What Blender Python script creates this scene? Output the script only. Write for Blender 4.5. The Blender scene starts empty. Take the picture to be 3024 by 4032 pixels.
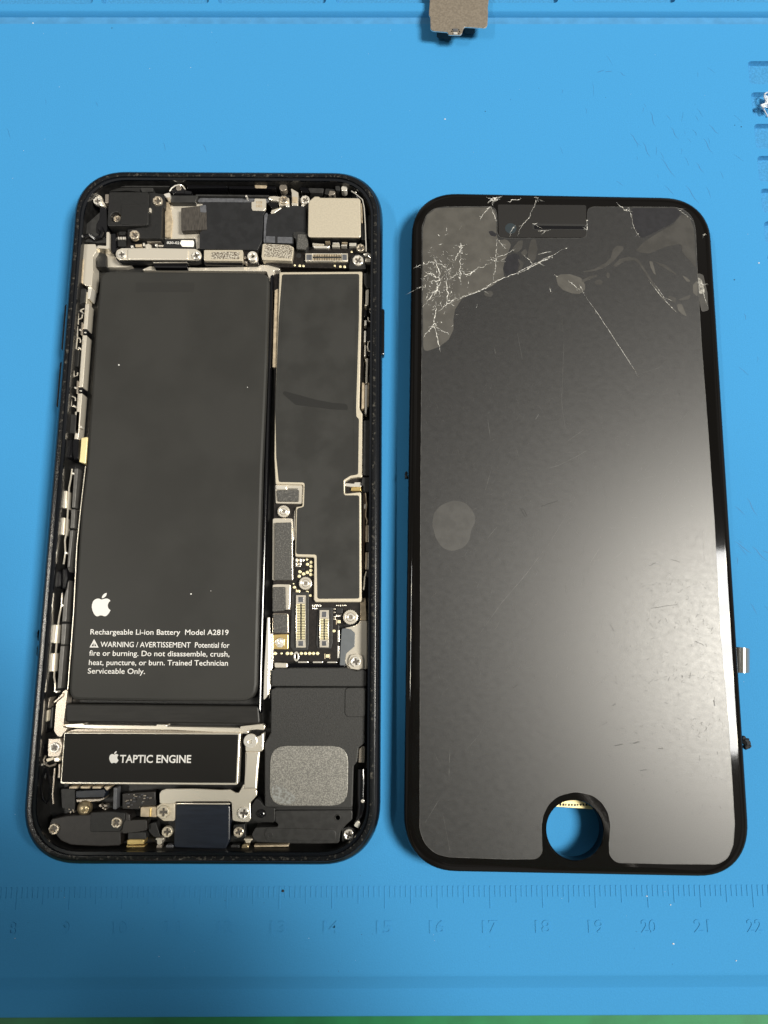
import bpy, math, random
from mathutils import Vector, Matrix
from mathutils.geometry import tessellate_polygon
random.seed(7)
D = bpy.data
SC = bpy.context.scene
COL = SC.collection
S = 0.1                                   # lengths below are millimetres, 1 unit = 1 cm
SC.unit_settings.scale_length = 0.01

# ------------------------------------------------------------------ camera
CAM = (-0.5055, 47.4837, 145.3615)
ROT = (0.1683, -0.0029, -0.0022)
FPX, WPX, HPX = 2800.0, 3024.0, 4032.0
cd = D.cameras.new('camera'); co = D.objects.new('camera', cd); COL.objects.link(co)
cd.sensor_fit = 'HORIZONTAL'; cd.sensor_width = 36.0; cd.lens = 36.0*FPX/WPX
cd.clip_start = 0.1; cd.clip_end = 2000
co.location = [c*S for c in CAM]; co.rotation_euler = ROT
SC.camera = co
SC.render.resolution_x, SC.render.resolution_y = 768, 1024

# ------------------------------------------------------------------ light and exposure
world = D.worlds.new("World"); SC.world = world; world.use_nodes = True
wn = world.node_tree.nodes['Background']
wt = world.node_tree                       # light and dark noise for the unseen room, added to vary metal reflections
wc = wt.nodes.new('ShaderNodeTexCoord'); wz = wt.nodes.new('ShaderNodeTexNoise'); wz.inputs['Scale'].default_value = 2.6; wz.inputs['Detail'].default_value = 1.5
wr = wt.nodes.new('ShaderNodeMapRange'); wr.inputs[1].default_value = .40; wr.inputs[2].default_value = .64; wr.inputs[3].default_value = .03; wr.inputs[4].default_value = .46
wt.links.new(wc.outputs['Generated'], wz.inputs['Vector']); wt.links.new(wz.outputs[0], wr.inputs[0]); wt.links.new(wr.outputs[0], wn.inputs[1])
wn.inputs[0].default_value = (1.0, 0.965, 0.91, 1)
def area(name, loc, target, sx, sy, power, col):
    l = D.lights.new(name, 'AREA'); l.shape = 'RECTANGLE'; l.size = sx*S; l.size_y = sy*S
    l.energy = power; l.color = col
    o = D.objects.new(name, l); COL.objects.link(o); o.location = [c*S for c in loc]
    d = Vector(target)-Vector(loc); o.rotation_euler = d.to_track_quat('-Z', 'Y').to_euler()
    return o
# two ceiling luminaires, right and left of the bench: diffuse strips with four brighter modules each
BL = 1500.0
for lx, pw, wd in ((1000, 418000, 500), (-930, 60000, 70)):
    area('ceiling_light', (lx, 2, BL), (20, 20, 0), 480, wd, pw, (1.0, 0.985, 0.955))
    for i in range(4):
        area('ceiling_light_module', (lx, 178-117*i, BL-4), (20, 20, 0), 36, wd-8, pw*.09, (1.0, 0.86, 0.56))
SC.view_settings.view_transform = 'Standard'
SC.view_settings.look = 'None'
SC.view_settings.gamma = 1.0
SC.view_settings.exposure = 0.0
SC.view_settings.use_curve_mapping = False

# ------------------------------------------------------------------ measuring
RM = Matrix.Rotation(ROT[2], 3, 'Z') @ Matrix.Rotation(ROT[1], 3, 'Y') @ Matrix.Rotation(ROT[0], 3, 'X')
def at(u, v, z):
    d = RM @ Vector(((u-WPX/2)/FPX, (HPX/2-v)/FPX, -1.0))
    t = (z-CAM[2])/d.z
    return (CAM[0]+d.x*t, CAM[1]+d.y*t)
class Zone:
    """a measured window of the workbench: origin and scale of its measurements"""
    def __init__(s, x, y, k): s.x, s.y, s.k = x, y, k
    def p(s, q, z): return at(s.x+q[0]/s.k, s.y+q[1]/s.k, z)
    def __call__(s, pts, z): return [s.p(q, z) for q in pts]
    def mm(s, q, r, z):
        a = s.p(q, z); b = s.p((q[0]+r, q[1]), z)
        return math.hypot(a[0]-b[0], a[1]-b[1])
P0 = Zone(0, 0, 1)
A = Zone(240, 660, 2.5136); B = Zone(900, 660, 2.5136); C = Zone(240, 1000, 3.16)
DD = Zone(120, 1650, 2.011); E = Zone(1000, 1000, 2.4575); F = Zone(1020, 1850, 3.0722)
G = Zone(1020, 2350, 3.0722); HH = Zone(100, 2650, 2.37); I = Zone(100, 3000, 2.37)
J = Zone(760, 2800, 2.0737); K = Zone(300, 2300, 2.1269); L = Zone(1560, 740, 1.2568)
M = Zone(1560, 1500, 1.2568); N = Zone(1560, 2400, 1.1332); Q = Zone(1600, 0, 4.1475)
V = Zone(2750, 1800, 1.843); TR = Zone(2800, 200, 2.2125)

# ------------------------------------------------------------------ materials
def mat(name, col, rough=.5, metal=0., spec=.5, noise=0., nscale=20., bump=0., bscale=60., col2=None, lo=.4, hi=.6, detail=6., coat=0., rvar=0., stretch=None):
    m = D.materials.new(name); m.use_nodes = True
    nt = m.node_tree; b = nt.nodes['Principled BSDF']
    b.inputs['Roughness'].default_value = rough; b.inputs['Metallic'].default_value = metal
    b.inputs['Specular IOR Level'].default_value = spec
    b.inputs['Coat Weight'].default_value = coat; b.inputs['Coat Roughness'].default_value = .08
    c4 = (*col, 1); b.inputs['Base Color'].default_value = c4
    tc = nt.nodes.new('ShaderNodeTexCoord'); src = tc.outputs['Object']
    if stretch:
        mp = nt.nodes.new('ShaderNodeMapping'); mp.inputs['Scale'].default_value = stretch
        nt.links.new(src, mp.inputs[0]); src = mp.outputs[0]
    if col2 or noise or rvar:
        n = nt.nodes.new('ShaderNodeTexNoise'); n.inputs['Scale'].default_value = nscale; n.inputs['Detail'].default_value = detail
        nt.links.new(src, n.inputs['Vector'])
        r = nt.nodes.new('ShaderNodeMapRange'); r.inputs[1].default_value = lo; r.inputs[2].default_value = hi
        nt.links.new(n.outputs[0], r.inputs[0])
        if col2 or noise:
            if not col2: col2 = tuple(min(1, c*(1+noise)) for c in col); c4 = (*[c*(1-noise) for c in col], 1)
            mx = nt.nodes.new('ShaderNodeMix'); mx.data_type = 'RGBA'
            mx.inputs[6].default_value = c4; mx.inputs[7].default_value = (*col2, 1)
            nt.links.new(r.outputs[0], mx.inputs[0]); nt.links.new(mx.outputs[2], b.inputs['Base Color'])
        if rvar:
            r2 = nt.nodes.new('ShaderNodeMapRange'); r2.inputs[1].default_value = lo; r2.inputs[2].default_value = hi
            r2.inputs[3].default_value = rough-rvar; r2.inputs[4].default_value = rough+rvar
            nt.links.new(n.outputs[0], r2.inputs[0]); nt.links.new(r2.outputs[0], b.inputs['Roughness'])
    if bump:
        n2 = nt.nodes.new('ShaderNodeTexNoise'); n2.inputs['Scale'].default_value = bscale; n2.inputs['Detail'].default_value = 4
        nt.links.new(src, n2.inputs['Vector'])
        bp = nt.nodes.new('ShaderNodeBump'); bp.inputs['Strength'].default_value = bump; bp.inputs['Distance'].default_value = .01
        nt.links.new(n2.outputs[0], bp.inputs['Height']); nt.links.new(bp.outputs[0], b.inputs['Normal'])
    return m
m_mat = mat('blue_silicone', (.040, .232, .49), .8, spec=.12, noise=.035, nscale=34, bump=.3, bscale=36, lo=.3, hi=.7)
m_matd = mat('grimy_silicone', (.055, .22, .44), .75, spec=.15, noise=.10, nscale=3, bump=.2, bscale=26, lo=.35, hi=.65)
m_tray = mat('tray_silicone', (.042, .215, .445), .75, spec=.15, noise=.10, nscale=24, bump=.25, bscale=30)
m_green = mat('green_board', (.008, .16, .055), .5, noise=.12, nscale=1.5)
m_case = mat('jet_black_anodised', (.004, .005, .007), .17, spec=.6)
m_rim = mat('glue_residue', (.005, .0055, .0065), .22, nscale=15, col2=(.12, .112, .095), lo=.55, hi=.86, bump=.18, bscale=40, detail=15)
m_rimg = mat('grey_glue_residue', (.010, .010, .012), .45, nscale=14, col2=(.12, .125, .13), lo=.46, hi=.66, bump=.4, bscale=40, detail=8)
m_floor = mat('inner_black', (.008, .008, .008), .45, noise=.4, nscale=12)
m_blk = mat('black_plastic', (.013, .013, .013), .45, spec=.35, noise=.15, nscale=30, bump=.1, bscale=80)
m_gloss = mat('gloss_black', (.004, .004, .005), .12, spec=.6)
m_batt = mat('battery_wrap', (.030, .0298, .0282), .42, spec=.14, noise=.06, nscale=.8, bump=.05, bscale=1.6, rvar=.04)
m_band = mat('battery_fold', (.015, .0145, .0135), .45, spec=.25, noise=.12, nscale=6, stretch=(.3, 3, 1))
m_stick = mat('black_sticker', (.026, .026, .0245), .42, spec=.3, noise=.05, nscale=1.6, bump=.12, bscale=2, rvar=.05)
m_flex = mat('black_flex', (.016, .0165, .018), .4, spec=.3, noise=.12, nscale=6)
m_navy = mat('navy_flex', (.011, .0145, .023), .3, noise=.15, nscale=5, stretch=(.4, 3, 1))
m_tape = mat('brown_tape', (.040, .035, .030), .55, noise=.35, nscale=14, stretch=(4, .5, 1))
m_tint = mat('grey_film', (.085, .088, .098), .3, noise=.15, nscale=12)
m_steel = mat('nickel_steel', (.84, .78, .67), .27, metal=.66, bump=0)
m_steeld = mat('dull_steel', (.40, .355, .30), .3, metal=.75, noise=.05, nscale=60, rvar=.03)
m_cream = mat('cream_plate', (.56, .505, .40), .42, metal=.45, noise=.05, nscale=30, bump=.08, bscale=50)
m_bright = mat('bright_tin', (.9, .86, .78), .22, metal=.6)
m_white = mat('white_label', (.8, .78, .72), .6)
m_speck = mat('etched_plate', (.74, .69, .58), .4, metal=.6, nscale=42, col2=(.16, .13, .10), lo=.45, hi=.56, detail=3)
m_etch = mat('faintly_etched_plate', (.70, .66, .56), .4, metal=.6, nscale=60, col2=(.30, .27, .22), lo=.5, hi=.6, detail=2)
m_gold = mat('gold', (.83, .62, .26), .3, metal=.85)
m_pad = mat('tinned_gold', (.95, .86, .55), .35, metal=.5)
m_pcb = mat('circuit_board', (.008, .006, .005), .35, nscale=20, noise=.4, bump=.1, bscale=30)
m_foam = mat('conductive_foam', (.050, .049, .046), .8, nscale=38, col2=(.13, .125, .115), lo=.48, hi=.72, bump=.6, bscale=40)
m_spk = mat('speaker_plastic', (.027, .027, .0265), .5, spec=.3, noise=.16, nscale=40, bump=.35, bscale=36)
m_spkm = mat('speaker_plate', (.15, .147, .137), .4, metal=.4, nscale=46, col2=(.34, .33, .30), lo=.40, hi=.66, bump=.25, bscale=60, detail=8)
m_cover = mat('grey_cover', (.025, .025, .0248), .45, spec=.3, noise=.15, nscale=9)
m_blue = mat('slate_insert', (.085, .095, .105), .55, noise=.05, nscale=8)
m_print = mat('white_print', (.62, .61, .59), .6)
m_hole = mat('dark_recess', (.004, .004, .004), .6)
m_taupe = mat('taupe_shield', (.215, .185, .148), .45, metal=.35, noise=.07, nscale=26, bump=.15, bscale=40, rvar=.08)
m_silverw = mat('worn_silver', (.80, .77, .71), .3, metal=.65)
m_glass = mat('black_glass', (.0046, .0042, .0039), .05, spec=.22, bump=.04, bscale=2.5)
m_lcd = mat('scuffed_polariser', (.0175, .0175, .0180), .29, spec=.62, noise=.22, nscale=60, bump=.07, bscale=55, rvar=.02)
def smear(m, base, amp, scale):
    # hand smears: slow changes of gloss over the film
    nt = m.node_tree; b = nt.nodes['Principled BSDF']; tc = nt.nodes.new('ShaderNodeTexCoord')
    mp = nt.nodes.new('ShaderNodeMapping'); mp.inputs['Rotation'].default_value = (0, 0, .9); mp.inputs['Scale'].default_value = (.9, 1.15, 1)
    n = nt.nodes.new('ShaderNodeTexNoise'); n.inputs['Scale'].default_value = scale; n.inputs['Detail'].default_value = 9; n.inputs['Roughness'].default_value = .65
    r = nt.nodes.new('ShaderNodeMapRange'); r.inputs[1].default_value = .3; r.inputs[2].default_value = .7; r.inputs[3].default_value = base-amp; r.inputs[4].default_value = base+amp
    nt.links.new(tc.outputs['Object'], mp.inputs[0]); nt.links.new(mp.outputs[0], n.inputs['Vector']); nt.links.new(n.outputs[0], r.inputs[0]); nt.links.new(r.outputs[0], b.inputs['Roughness'])
smear(m_lcd, .36, .03, 9.0)
m_air = mat('air_gap_patch', (.066, .063, .057), .36, spec=.45, noise=.10, nscale=4, bump=.08, bscale=70)  # air gap films: lighter base colour stands in for their reflections
m_airw = mat('weak_air_gap', (.040, .0385, .036), .34, noise=.14, nscale=4, bump=.08, bscale=70)
m_airo = mat('thumb_sized_gap', (.050, .049, .047), .35, noise=.10, nscale=5, bump=.08, bscale=70)
m_wet = mat('bonded_dark_patch', (.018, .018, .021), .3, noise=.1, nscale=10)
m_bez = mat('bezel_behind_film', (.0168, .0162, .0158), .34, spec=.4, bump=.05, bscale=40)
m_crack = mat('crack_white', (.46, .455, .43), .25, noise=.6, nscale=26)
m_chip = mat('chipped_glass', (.20, .195, .18), .3, noise=.5, nscale=20)
m_scr = mat('scratch', (.075, .075, .073), .35, noise=.4, nscale=6)
m_scrd = mat('dark_scratch', (.012, .012, .012), .6)
m_tan = mat('tan_edge', (.46, .38, .27), .4, metal=.4, noise=.15, nscale=10)
m_lens = mat('camera_window', (.027, .036, .042), .2)
m_film = mat('clear_film', (.75, .8, .85), .2, spec=.6)
m_film.node_tree.nodes['Principled BSDF'].inputs['Transmission Weight'].default_value = .45
m_lint = mat('lint', (.55, .6, .65), .8)
m_dirt = mat('dirt', (.01, .012, .015), .8)
m_scuff = mat('scuffed_silicone', (.02, .135, .31), .7)

# ------------------------------------------------------------------ mesh builder
def ccw(l): return l if sum(l[i-1][0]*l[i][1]-l[i][0]*l[i-1][1] for i in range(len(l))) > 0 else l[::-1]
def offset(l, d):
    """inward offset of a counter-clockwise loop"""
    n = len(l); out = []
    for i in range(n):
        p0, p1, p2 = Vector(l[i-1]), Vector(l[i]), Vector(l[(i+1) % n])
        a, b = (p1-p0), (p2-p1)
        if a.length < 1e-6: a = b
        if b.length < 1e-6: b = a
        a.normalize(); b.normalize()
        na, nb = Vector((-a.y, a.x)), Vector((-b.y, b.x))
        m = na+nb
        if m.length < .2: m = na
        else: m = m/max(m.length_squared/2, .35)
        out.append((p1.x+m.x*d, p1.y+m.y*d))
    return out
def rnd(pts, r=.3, seg=4):
    """round the corners of a loop; a point may carry its own radius"""
    n = len(pts); out = []
    for i in range(n):
        p = Vector(pts[i][:2]); a = Vector(pts[i-1][:2]); b = Vector(pts[(i+1) % n][:2])
        rr = pts[i][2] if len(pts[i]) > 2 else r
        va, vb = a-p, b-p
        la, lb = va.length, vb.length
        if la < 1e-5 or lb < 1e-5: continue
        va /= la; vb /= lb
        ang = va.angle(vb, math.pi)
        if rr <= 0 or ang > math.pi*.96: out.append(tuple(p)); continue
        t = min(rr/max(math.tan(ang/2), .05), la*.45, lb*.45)
        s, e = p+va*t, p+vb*t
        for k in range(seg+1):
            f = k/seg; q = s*(1-f)**2+p*2*f*(1-f)+e*f*f
            out.append((q.x, q.y))
    return out
def circ(c, r, n=28): return [(c[0]+r*math.cos(2*math.pi*i/n), c[1]+r*math.sin(2*math.pi*i/n)) for i in range(n)]
class MB:
    def __init__(s): s.v = []; s.f = []; s.m = []; s.mats = []; s.flat = set()
    def mi(s, m):
        if m not in s.mats: s.mats.append(m)
        return s.mats.index(m)
    def face(s, idx, m): s.f.append(tuple(idx)); s.m.append(s.mi(m))
    def loop(s, l, z): b = len(s.v); s.v += [(p[0], p[1], z) for p in l]; return list(range(b, b+len(l)))
    def strip(s, a, b, m):
        n = len(a)
        for i in range(n): j = (i+1) % n; s.face((a[i], a[j], b[j], b[i]), m)
    def cap(s, loops, z, m, up=True):
        """a flat face with holes"""
        idx = []
        for l in loops: idx += s.loop(l, z) if not isinstance(l[0], int) else l
        if len(loops) == 2 and len(loops[0]) == len(loops[1]) and isinstance(loops[0][0], int) and isinstance(loops[1][0], int):
            n0 = len(s.f); s.strip(loops[0], loops[1], m); s.flat.update(range(n0, len(s.f))); return
        vs = [[Vector((s.v[i][0], s.v[i][1], 0)) for i in (l if isinstance(l[0], int) else [])] for l in loops]
        for t in tessellate_polygon(vs):
            a, b, c = (idx[k] for k in t)
            A_, B_, C_ = s.v[a], s.v[b], s.v[c]
            cr = (B_[0]-A_[0])*(C_[1]-A_[1])-(B_[1]-A_[1])*(C_[0]-A_[0])
            if abs(cr) < 1e-12: continue
            s.flat.add(len(s.f)); s.face((a, b, c) if (cr > 0) == up else (a, c, b), m)
    def prism(s, l, z0, z1, m, holes=(), bev=.1, r=.25, side=None, pit=None, pitm=None):
        l = ccw(rnd(l, r)); side = side or m
        hs = [ccw(h) for h in holes]
        bev = min(bev, (z1-z0)*.8)
        tops = []
        for k, lp in enumerate([l]+hs):
            sg = 1 if k == 0 else -1
            zb = z0 if k == 0 or pit is None else pit
            lo = s.loop(lp, zb)
            if bev > 0:
                a = s.loop(lp, z1-bev); b = s.loop(offset(lp, sg*bev*.3), z1-bev*.3); c = s.loop(offset(lp, sg*bev), z1)
                seq = [(lo, a, side), (a, b, m), (b, c, m)]
                tops.append(c)
            else:
                a = s.loop(lp, z1); seq = [(lo, a, side)]; tops.append(a)
            for x, y, mm_ in seq: s.strip(x, y, mm_) if sg > 0 else s.strip(y, x, mm_)
            if k and pit is not None: s.cap([lo], zb, pitm or m)
        s.cap(tops, z1, m)
        return s
    def ribbon(s, pts, w, z, m, h=.02, taper=False):
        """a thin raised line along a path"""
        pts = [Vector(p[:2]) for p in pts]; n = len(pts); L_, R_ = [], []
        for i, p in enumerate(pts):
            d = pts[min(i+1, n-1)]-pts[max(i-1, 0)]
            if d.length < 1e-6: d = Vector((1, 0))
            d.normalize(); ww = w/2
            if taper: ww *= max(.15, 1-abs(2*i/(n-1)-1)**2) if n > 2 else 1
            L_.append((p.x-d.y*ww, p.y+d.x*ww)); R_.append((p.x+d.y*ww, p.y-d.x*ww))
        b = len(s.v)
        for i in range(n): s.v += [(*R_[i], z), (*R_[i], z+h), (*L_[i], z+h), (*L_[i], z)]
        for i in range(n-1):
            for k in range(3):
                o = b+4*i+k; s.face((o, o+4, o+5, o+1), m)
        s.face((b, b+1, b+2, b+3), m); e = b+4*(n-1); s.face((e+3, e+2, e+1, e), m)
        return s
    def tube(s, pts, r, m, n=8):
        b0 = None; pts = [Vector(p) for p in pts]
        for i, p in enumerate(pts):
            d = (pts[min(i+1, len(pts)-1)]-pts[max(i-1, 0)]).normalized()
            up = Vector((0, 0, 1)) if abs(d.z) < .9 else Vector((1, 0, 0))
            x = d.cross(up).normalized(); y = x.cross(d)
            rr = r[i] if isinstance(r, (list, tuple)) else r
            b = len(s.v)
            s.v += [tuple(p+x*rr*math.cos(2*math.pi*k/n)+y*rr*math.sin(2*math.pi*k/n)) for k in range(n)]
            if b0 is not None: s.strip(list(range(b, b+n)), list(range(b0, b0+n)), m)
            else: s.face(range(b, b+n), m)
            b0 = b
        s.face(list(range(b0, b0+n))[::-1], m)
        return s
    def blob(s, c, rx, ry, rz, m, jit=.0, n=10, k=6):
        rings = []
        for i in range(1, k):
            t = math.pi*i/k
            rings.append([len(s.v)+j for j in range(n)])
            for j in range(n):
                q = 1+random.uniform(-jit, jit)
                s.v.append((c[0]+rx*q*math.sin(t)*math.cos(2*math.pi*j/n), c[1]+ry*q*math.sin(t)*math.sin(2*math.pi*j/n), c[2]+rz*q*math.cos(t)))
        t0 = len(s.v); s.v += [(c[0], c[1], c[2]+rz), (c[0], c[1], c[2]-rz)]
        for a, b in zip(rings, rings[1:]): s.strip(b, a, m)
        for j in range(n):
            s.face((rings[0][j], rings[0][(j+1) % n], t0), m); s.face((rings[-1][(j+1) % n], rings[-1][j], t0+1), m)
        return s
    def build(s, name, parent=None, base=(0, 0, 0), smooth=35):
        me = D.meshes.new(name)
        me.from_pydata([((x-base[0])*S, (y-base[1])*S, (z-base[2])*S) for x, y, z in s.v], [], s.f)
        for m in s.mats: me.materials.append(m)
        me.polygons.foreach_set('material_index', s.m)
        me.shade_smooth(); me.set_sharp_from_angle(angle=math.radians(smooth))
        for i in s.flat: me.polygons[i].use_smooth = False
        me.validate()
        o = D.objects.new(name, me); COL.objects.link(o)
        if parent: o.parent = parent
        else: o.location = [c*S for c in base]
        return o
def empty(name, base, label, cat):
    o = D.objects.new(name, None); COL.objects.link(o); o.location = [c*S for c in base]; o.empty_display_size = .5
    o['label'] = label; o['category'] = cat
    return o
def text_geo(body, bold=0.0):
    """flat outline of a line of lettering: vertices and triangles, unit size"""
    cu = D.curves.new('lettering', 'FONT'); cu.body = body; cu.size = 1; cu.offset = bold; cu.resolution_u = 3
    o = D.objects.new('lettering', cu); COL.objects.link(o)
    dg = bpy.context.evaluated_depsgraph_get(); dg.update()
    me = o.evaluated_get(dg).to_mesh()
    vs = [tuple(v.co) for v in me.vertices]; fs = [tuple(p.vertices) for p in me.polygons]
    o.evaluated_get(dg).to_mesh_clear(); D.objects.remove(o); D.curves.remove(cu)
    return vs, fs
def add_text(mb, body, p0, p1, cap, z, m, bold=.012):
    """lettering along the baseline p0-p1 with capitals cap mm high"""
    vs, fs = text_geo(body, bold)
    x0 = min(v[0] for v in vs); x1 = max(v[0] for v in vs)
    a, b = Vector(p0), Vector(p1); d = b-a; kx = d.length/(x1-x0); d.normalize(); n = Vector((-d.y, d.x)); ky = cap/.70
    i0 = len(mb.v)
    for v in vs:
        q = a+d*(v[0]-x0)*kx+n*v[1]*ky
        mb.v.append((q.x, q.y, z))
    for f in fs:
        A_, B_, C_ = (mb.v[i0+k] for k in f[:3])
        cr = (B_[0]-A_[0])*(C_[1]-A_[1])-(B_[1]-A_[1])*(C_[0]-A_[0])
        mb.face([i0+k for k in (f if cr > 0 else f[::-1])], m)
APPLE = [((12.152, 6.896), "-.948 0 -2.415 -1.078 -3.96 -1.04 -2.04 .027 -3.91 1.183 -4.961 3.014 -2.117 3.675 -.546 9.103 1.519 12.09 1.013 1.454 2.208 3.09 3.792 3.039 1.52 -.065 2.09 -.987 3.935 -.987 1.831 0 2.35 .987 3.96 .948 1.637 -.026 2.676 -1.48 3.676 -2.948 1.156 -1.688 1.636 -3.325 1.662 -3.415 -.039 -.013 -3.182 -1.221 -3.22 -4.857 -.026 -3.04 2.48 -4.494 2.597 -4.559 -1.429 -2.09 -3.623 -2.324 -4.39 -2.376 -2 -.156 -3.675 1.09 -4.61 1.09"),
         ((15.53, 3.83), ".843 -1.012 1.4 -2.427 1.245 -3.83 -1.207 .052 -2.662 .805 -3.532 1.818 -.78 .896 -1.454 2.338 -1.273 3.714 1.338 .104 2.715 -.688 3.559 -1.701")]
def add_apple(mb, c, h, z, m, rot=0.):
    for (x, y), s in APPLE:
        d = [float(t) for t in s.split()]; pts = []
        for i in range(0, len(d), 6):
            q = [(x, y)]+[(x+d[i+2*k], y+d[i+2*k+1]) for k in range(3)]
            for t in (0, .25, .5, .75):
                pts.append(tuple(q[0][j]*(1-t)**3+3*q[1][j]*t*(1-t)**2+3*q[2][j]*t*t*(1-t)+q[3][j]*t**3 for j in (0, 1)))
            x, y = q[3]
        k = h/24.; cs, sn = math.cos(rot), math.sin(rot)
        w = [((px-12)*k, (12-py)*k) for px, py in pts]
        mb.cap([mb.loop(ccw([(c[0]+a*cs-b*sn, c[1]+a*sn+b*cs) for a, b in w]), z)], z, m)

# ------------------------------------------------------------------ the mat and the board below it
def solid_mat():
    """the silicone mat: lip, slope, working field, step and ledge swept along x, with trays cut in"""
    y = lambda v, z: at(1512, v, z)[1]
    ZL = -2.1; yl, ys1, ys0 = y(4004, ZL), y(3888, ZL), y(3842, 0)
    yr0, yr1 = y(72, 0), y(50, 1.5)
    X0, X1 = -200, 200
    prof = [(yl, -3.4), (yl, ZL-.25), (yl+.12, ZL-.08), (yl+.35, ZL), (ys1-.3, ZL), (ys1, ZL+.1), (ys0-.3, -.15), (ys0, 0), (ys0+.5, .03)]
    prof += [(yr0-1.9, .03), (yr0-1.6, 0.05), (yr0-.25, .1), (yr0, .2), (yr0+.45, 1.3), (yr0+.75, 1.5), (260, 1.5), (260, -3.4)]
    mb = MB(); n = len(prof)
    a = [len(mb.v)+i for i in range(n)]; mb.v += [(X0, p[0], p[1]) for p in prof]
    b = [len(mb.v)+i for i in range(n)]; mb.v += [(X1, p[0], p[1]) for p in prof]
    for i in range(n):
        j = (i+1) % n
        mb.face((a[i], b[i], b[j], a[j]), m_matd if i in (10, 11) else m_mat)
    mb.face(a, m_mat); mb.face(b[::-1], m_mat)
    o = mb.build('work_mat', smooth=40)
    cut = MB(); cuts = []
    def tray(l, zb, zt):
        c = MB(); o_ = ccw(rnd(l, 1.0)); i_ = offset(o_, .45); zs = zb+.9 if zb < 0 else 1.45
        la, lb_, lc_ = c.loop(i_, zb), c.loop(o_, zs), c.loop(o_, zt); c.strip(la, lb_, m_tray); c.strip(lb_, lc_, m_tray); c.cap([la], zb, m_tray, up=False); c.cap([lc_], zt, m_tray)
        cuts.append(c.build('cutter'))
    for u0, u1 in ((-110, 364), (398, 822), (858, 1284), (1322, 1744), (1790, 2198), (2253, 2660), (2703, 3110)):
        v = 16-7*(u0+u1)/2/3024
        p, q = at(u0, v, 1.5), at(u1, v, 1.5)
        tray([p, q, (q[0], q[1]+32), (p[0], p[1]+32)], .4, 4)
    xs = at(2949, 300, 0)[0]
    for v0, v1 in ((241, 332), (364, 458), (488, 586), (614, 716), (743, 838), (872, 962), (1002, 1096), (1136, 1232)):
        ya, yb = at(2980, v0, 0)[1], at(2980, v1, 0)[1]
        tray([(xs, yb), (xs+22, yb), (xs+22, ya), (xs, ya)], -.95, 3)
    dg = bpy.context.evaluated_depsgraph_get()
    for c in cuts:
        md = o.modifiers.new('cut', 'BOOLEAN'); md.operation = 'DIFFERENCE'; md.solver = 'EXACT'; md.object = c
    dg.update()
    me = D.meshes.new_from_object(o.evaluated_get(dg)); o.modifiers.clear(); o.data = me
    me.materials.append(m_tray); xr, yt = (xs-.05)*S, (yr1+.9)*S
    for p in me.polygons:
        c, k = p.center, p.normal.z
        if (c.x > xr and -.98*S < c.z < -.02*S and c.y > 80*S) or (c.y > yt and .38*S < c.z < 1.47*S): p.material_index = len(me.materials)-1
    me.shade_smooth(); me.set_sharp_from_angle(angle=math.radians(40))
    for c in cuts: D.objects.remove(c)
    o['kind'] = 'structure'
    return o
work_mat = solid_mat()
ru = MB()                                                   # embossed ruler
ytick = lambda x: at(0, 3493, 0)[1]+(at(3000, 3483, 0)[1]-at(0, 3493, 0)[1])*((x+75)/150)
for k in range(-10, 170):
    x = -74.0+k+4.0
    cm = (k+4) % 10 == 6
    x = -70.0+k
    n10 = (k % 10 == 0); n5 = (k % 10 == 5)
    ln = 4.0 if n10 else 3.1 if n5 else 2.0
    y1 = ytick(x); ru.prism([(x-.16, y1-ln), (x+.16, y1-ln), (x+.16, y1), (x-.16, y1)], -.1, .12, m_mat, bev=.1, r=0)
ru.build('ruler_tick', work_mat)
for k in range(7, 24):
    nb = MB(); x = -70+10*(k-8); t = str(k); w = 1.55*len(t)-.2; y0 = ytick(x)-8.3
    if k == 7: continue
    vs, fs = text_geo(t, .01)
    x0 = min(v[0] for v in vs); x1 = max(v[0] for v in vs); b0 = len(nb.v); nv = len(vs)
    for zz in (0.0, .12):
        nb.v += [(x-w/2-.2+(v[0]-x0)*w/(x1-x0), y0+v[1]*2.2/.7, zz) for v in vs]
    edges = {}
    for f in fs:
        nb.face([b0+nv+i for i in f], m_mat)
        for i in range(len(f)):
            e = (f[i], f[(i+1) % len(f)])
            if (e[1], e[0]) in edges: del edges[(e[1], e[0])]
            else: edges[e] = 1
    for i, j in edges: nb.face((b0+i, b0+j, b0+nv+j, b0+nv+i), m_mat)
    nb.build('ruler_number', work_mat)
g = MB(); g.prism([(-400, -300), (400, -300), (400, 300), (-400, 300)], -9, -3.45, m_green, bev=0, r=0)
gb = g.build('green_board'); gb['kind'] = 'structure'
sc = MB()                                                  # faint dark scuffs on the mat at upper right
for u, v, du, dv in ((2480, 525, 40, 50), (2530, 560, 30, 60), (2640, 500, 30, 48), (2770, 545, 35, 60), (2790, 490, 40, 40), (2740, 640, 30, 40), (2600, 620, 60, 80), (2410, 280, -30, 4), (2380, 275, -30, 12), (2440, 285, 20, 14), (2960, 2150, 60, 60), (2890, 2130, 70, 50), (2940, 1960, 40, 70), (2560, 440, 20, 60), (2700, 730, 50, 70)):
    pts = [at(u+du*t+3*math.sin(7*t), v+dv*t, 0) for t in (0, .25, .5, .75, 1)]
    sc.ribbon(pts, .16, .03, m_scuff, h=.006, taper=True)
for i in range(46):
    u, v = random.gauss(2640, 170), random.gauss(520, 150)
    if i > 30: u, v = random.uniform(2880, 3020), random.uniform(1200, 2400)
    if i > 40: u, v = random.uniform(20, 1500), random.uniform(120, 600)
    if v < 120: continue
    a = random.gauss(1.05, .25); l = random.uniform(15, 60)
    sc.ribbon([at(u+l*t*math.cos(a)+2*math.sin(5*t), v+l*t*math.sin(a), 0) for t in (0, .3, .6, 1)], random.uniform(.05, .12), .032+.0003*i, m_scuff, h=.005, taper=True)
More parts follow.
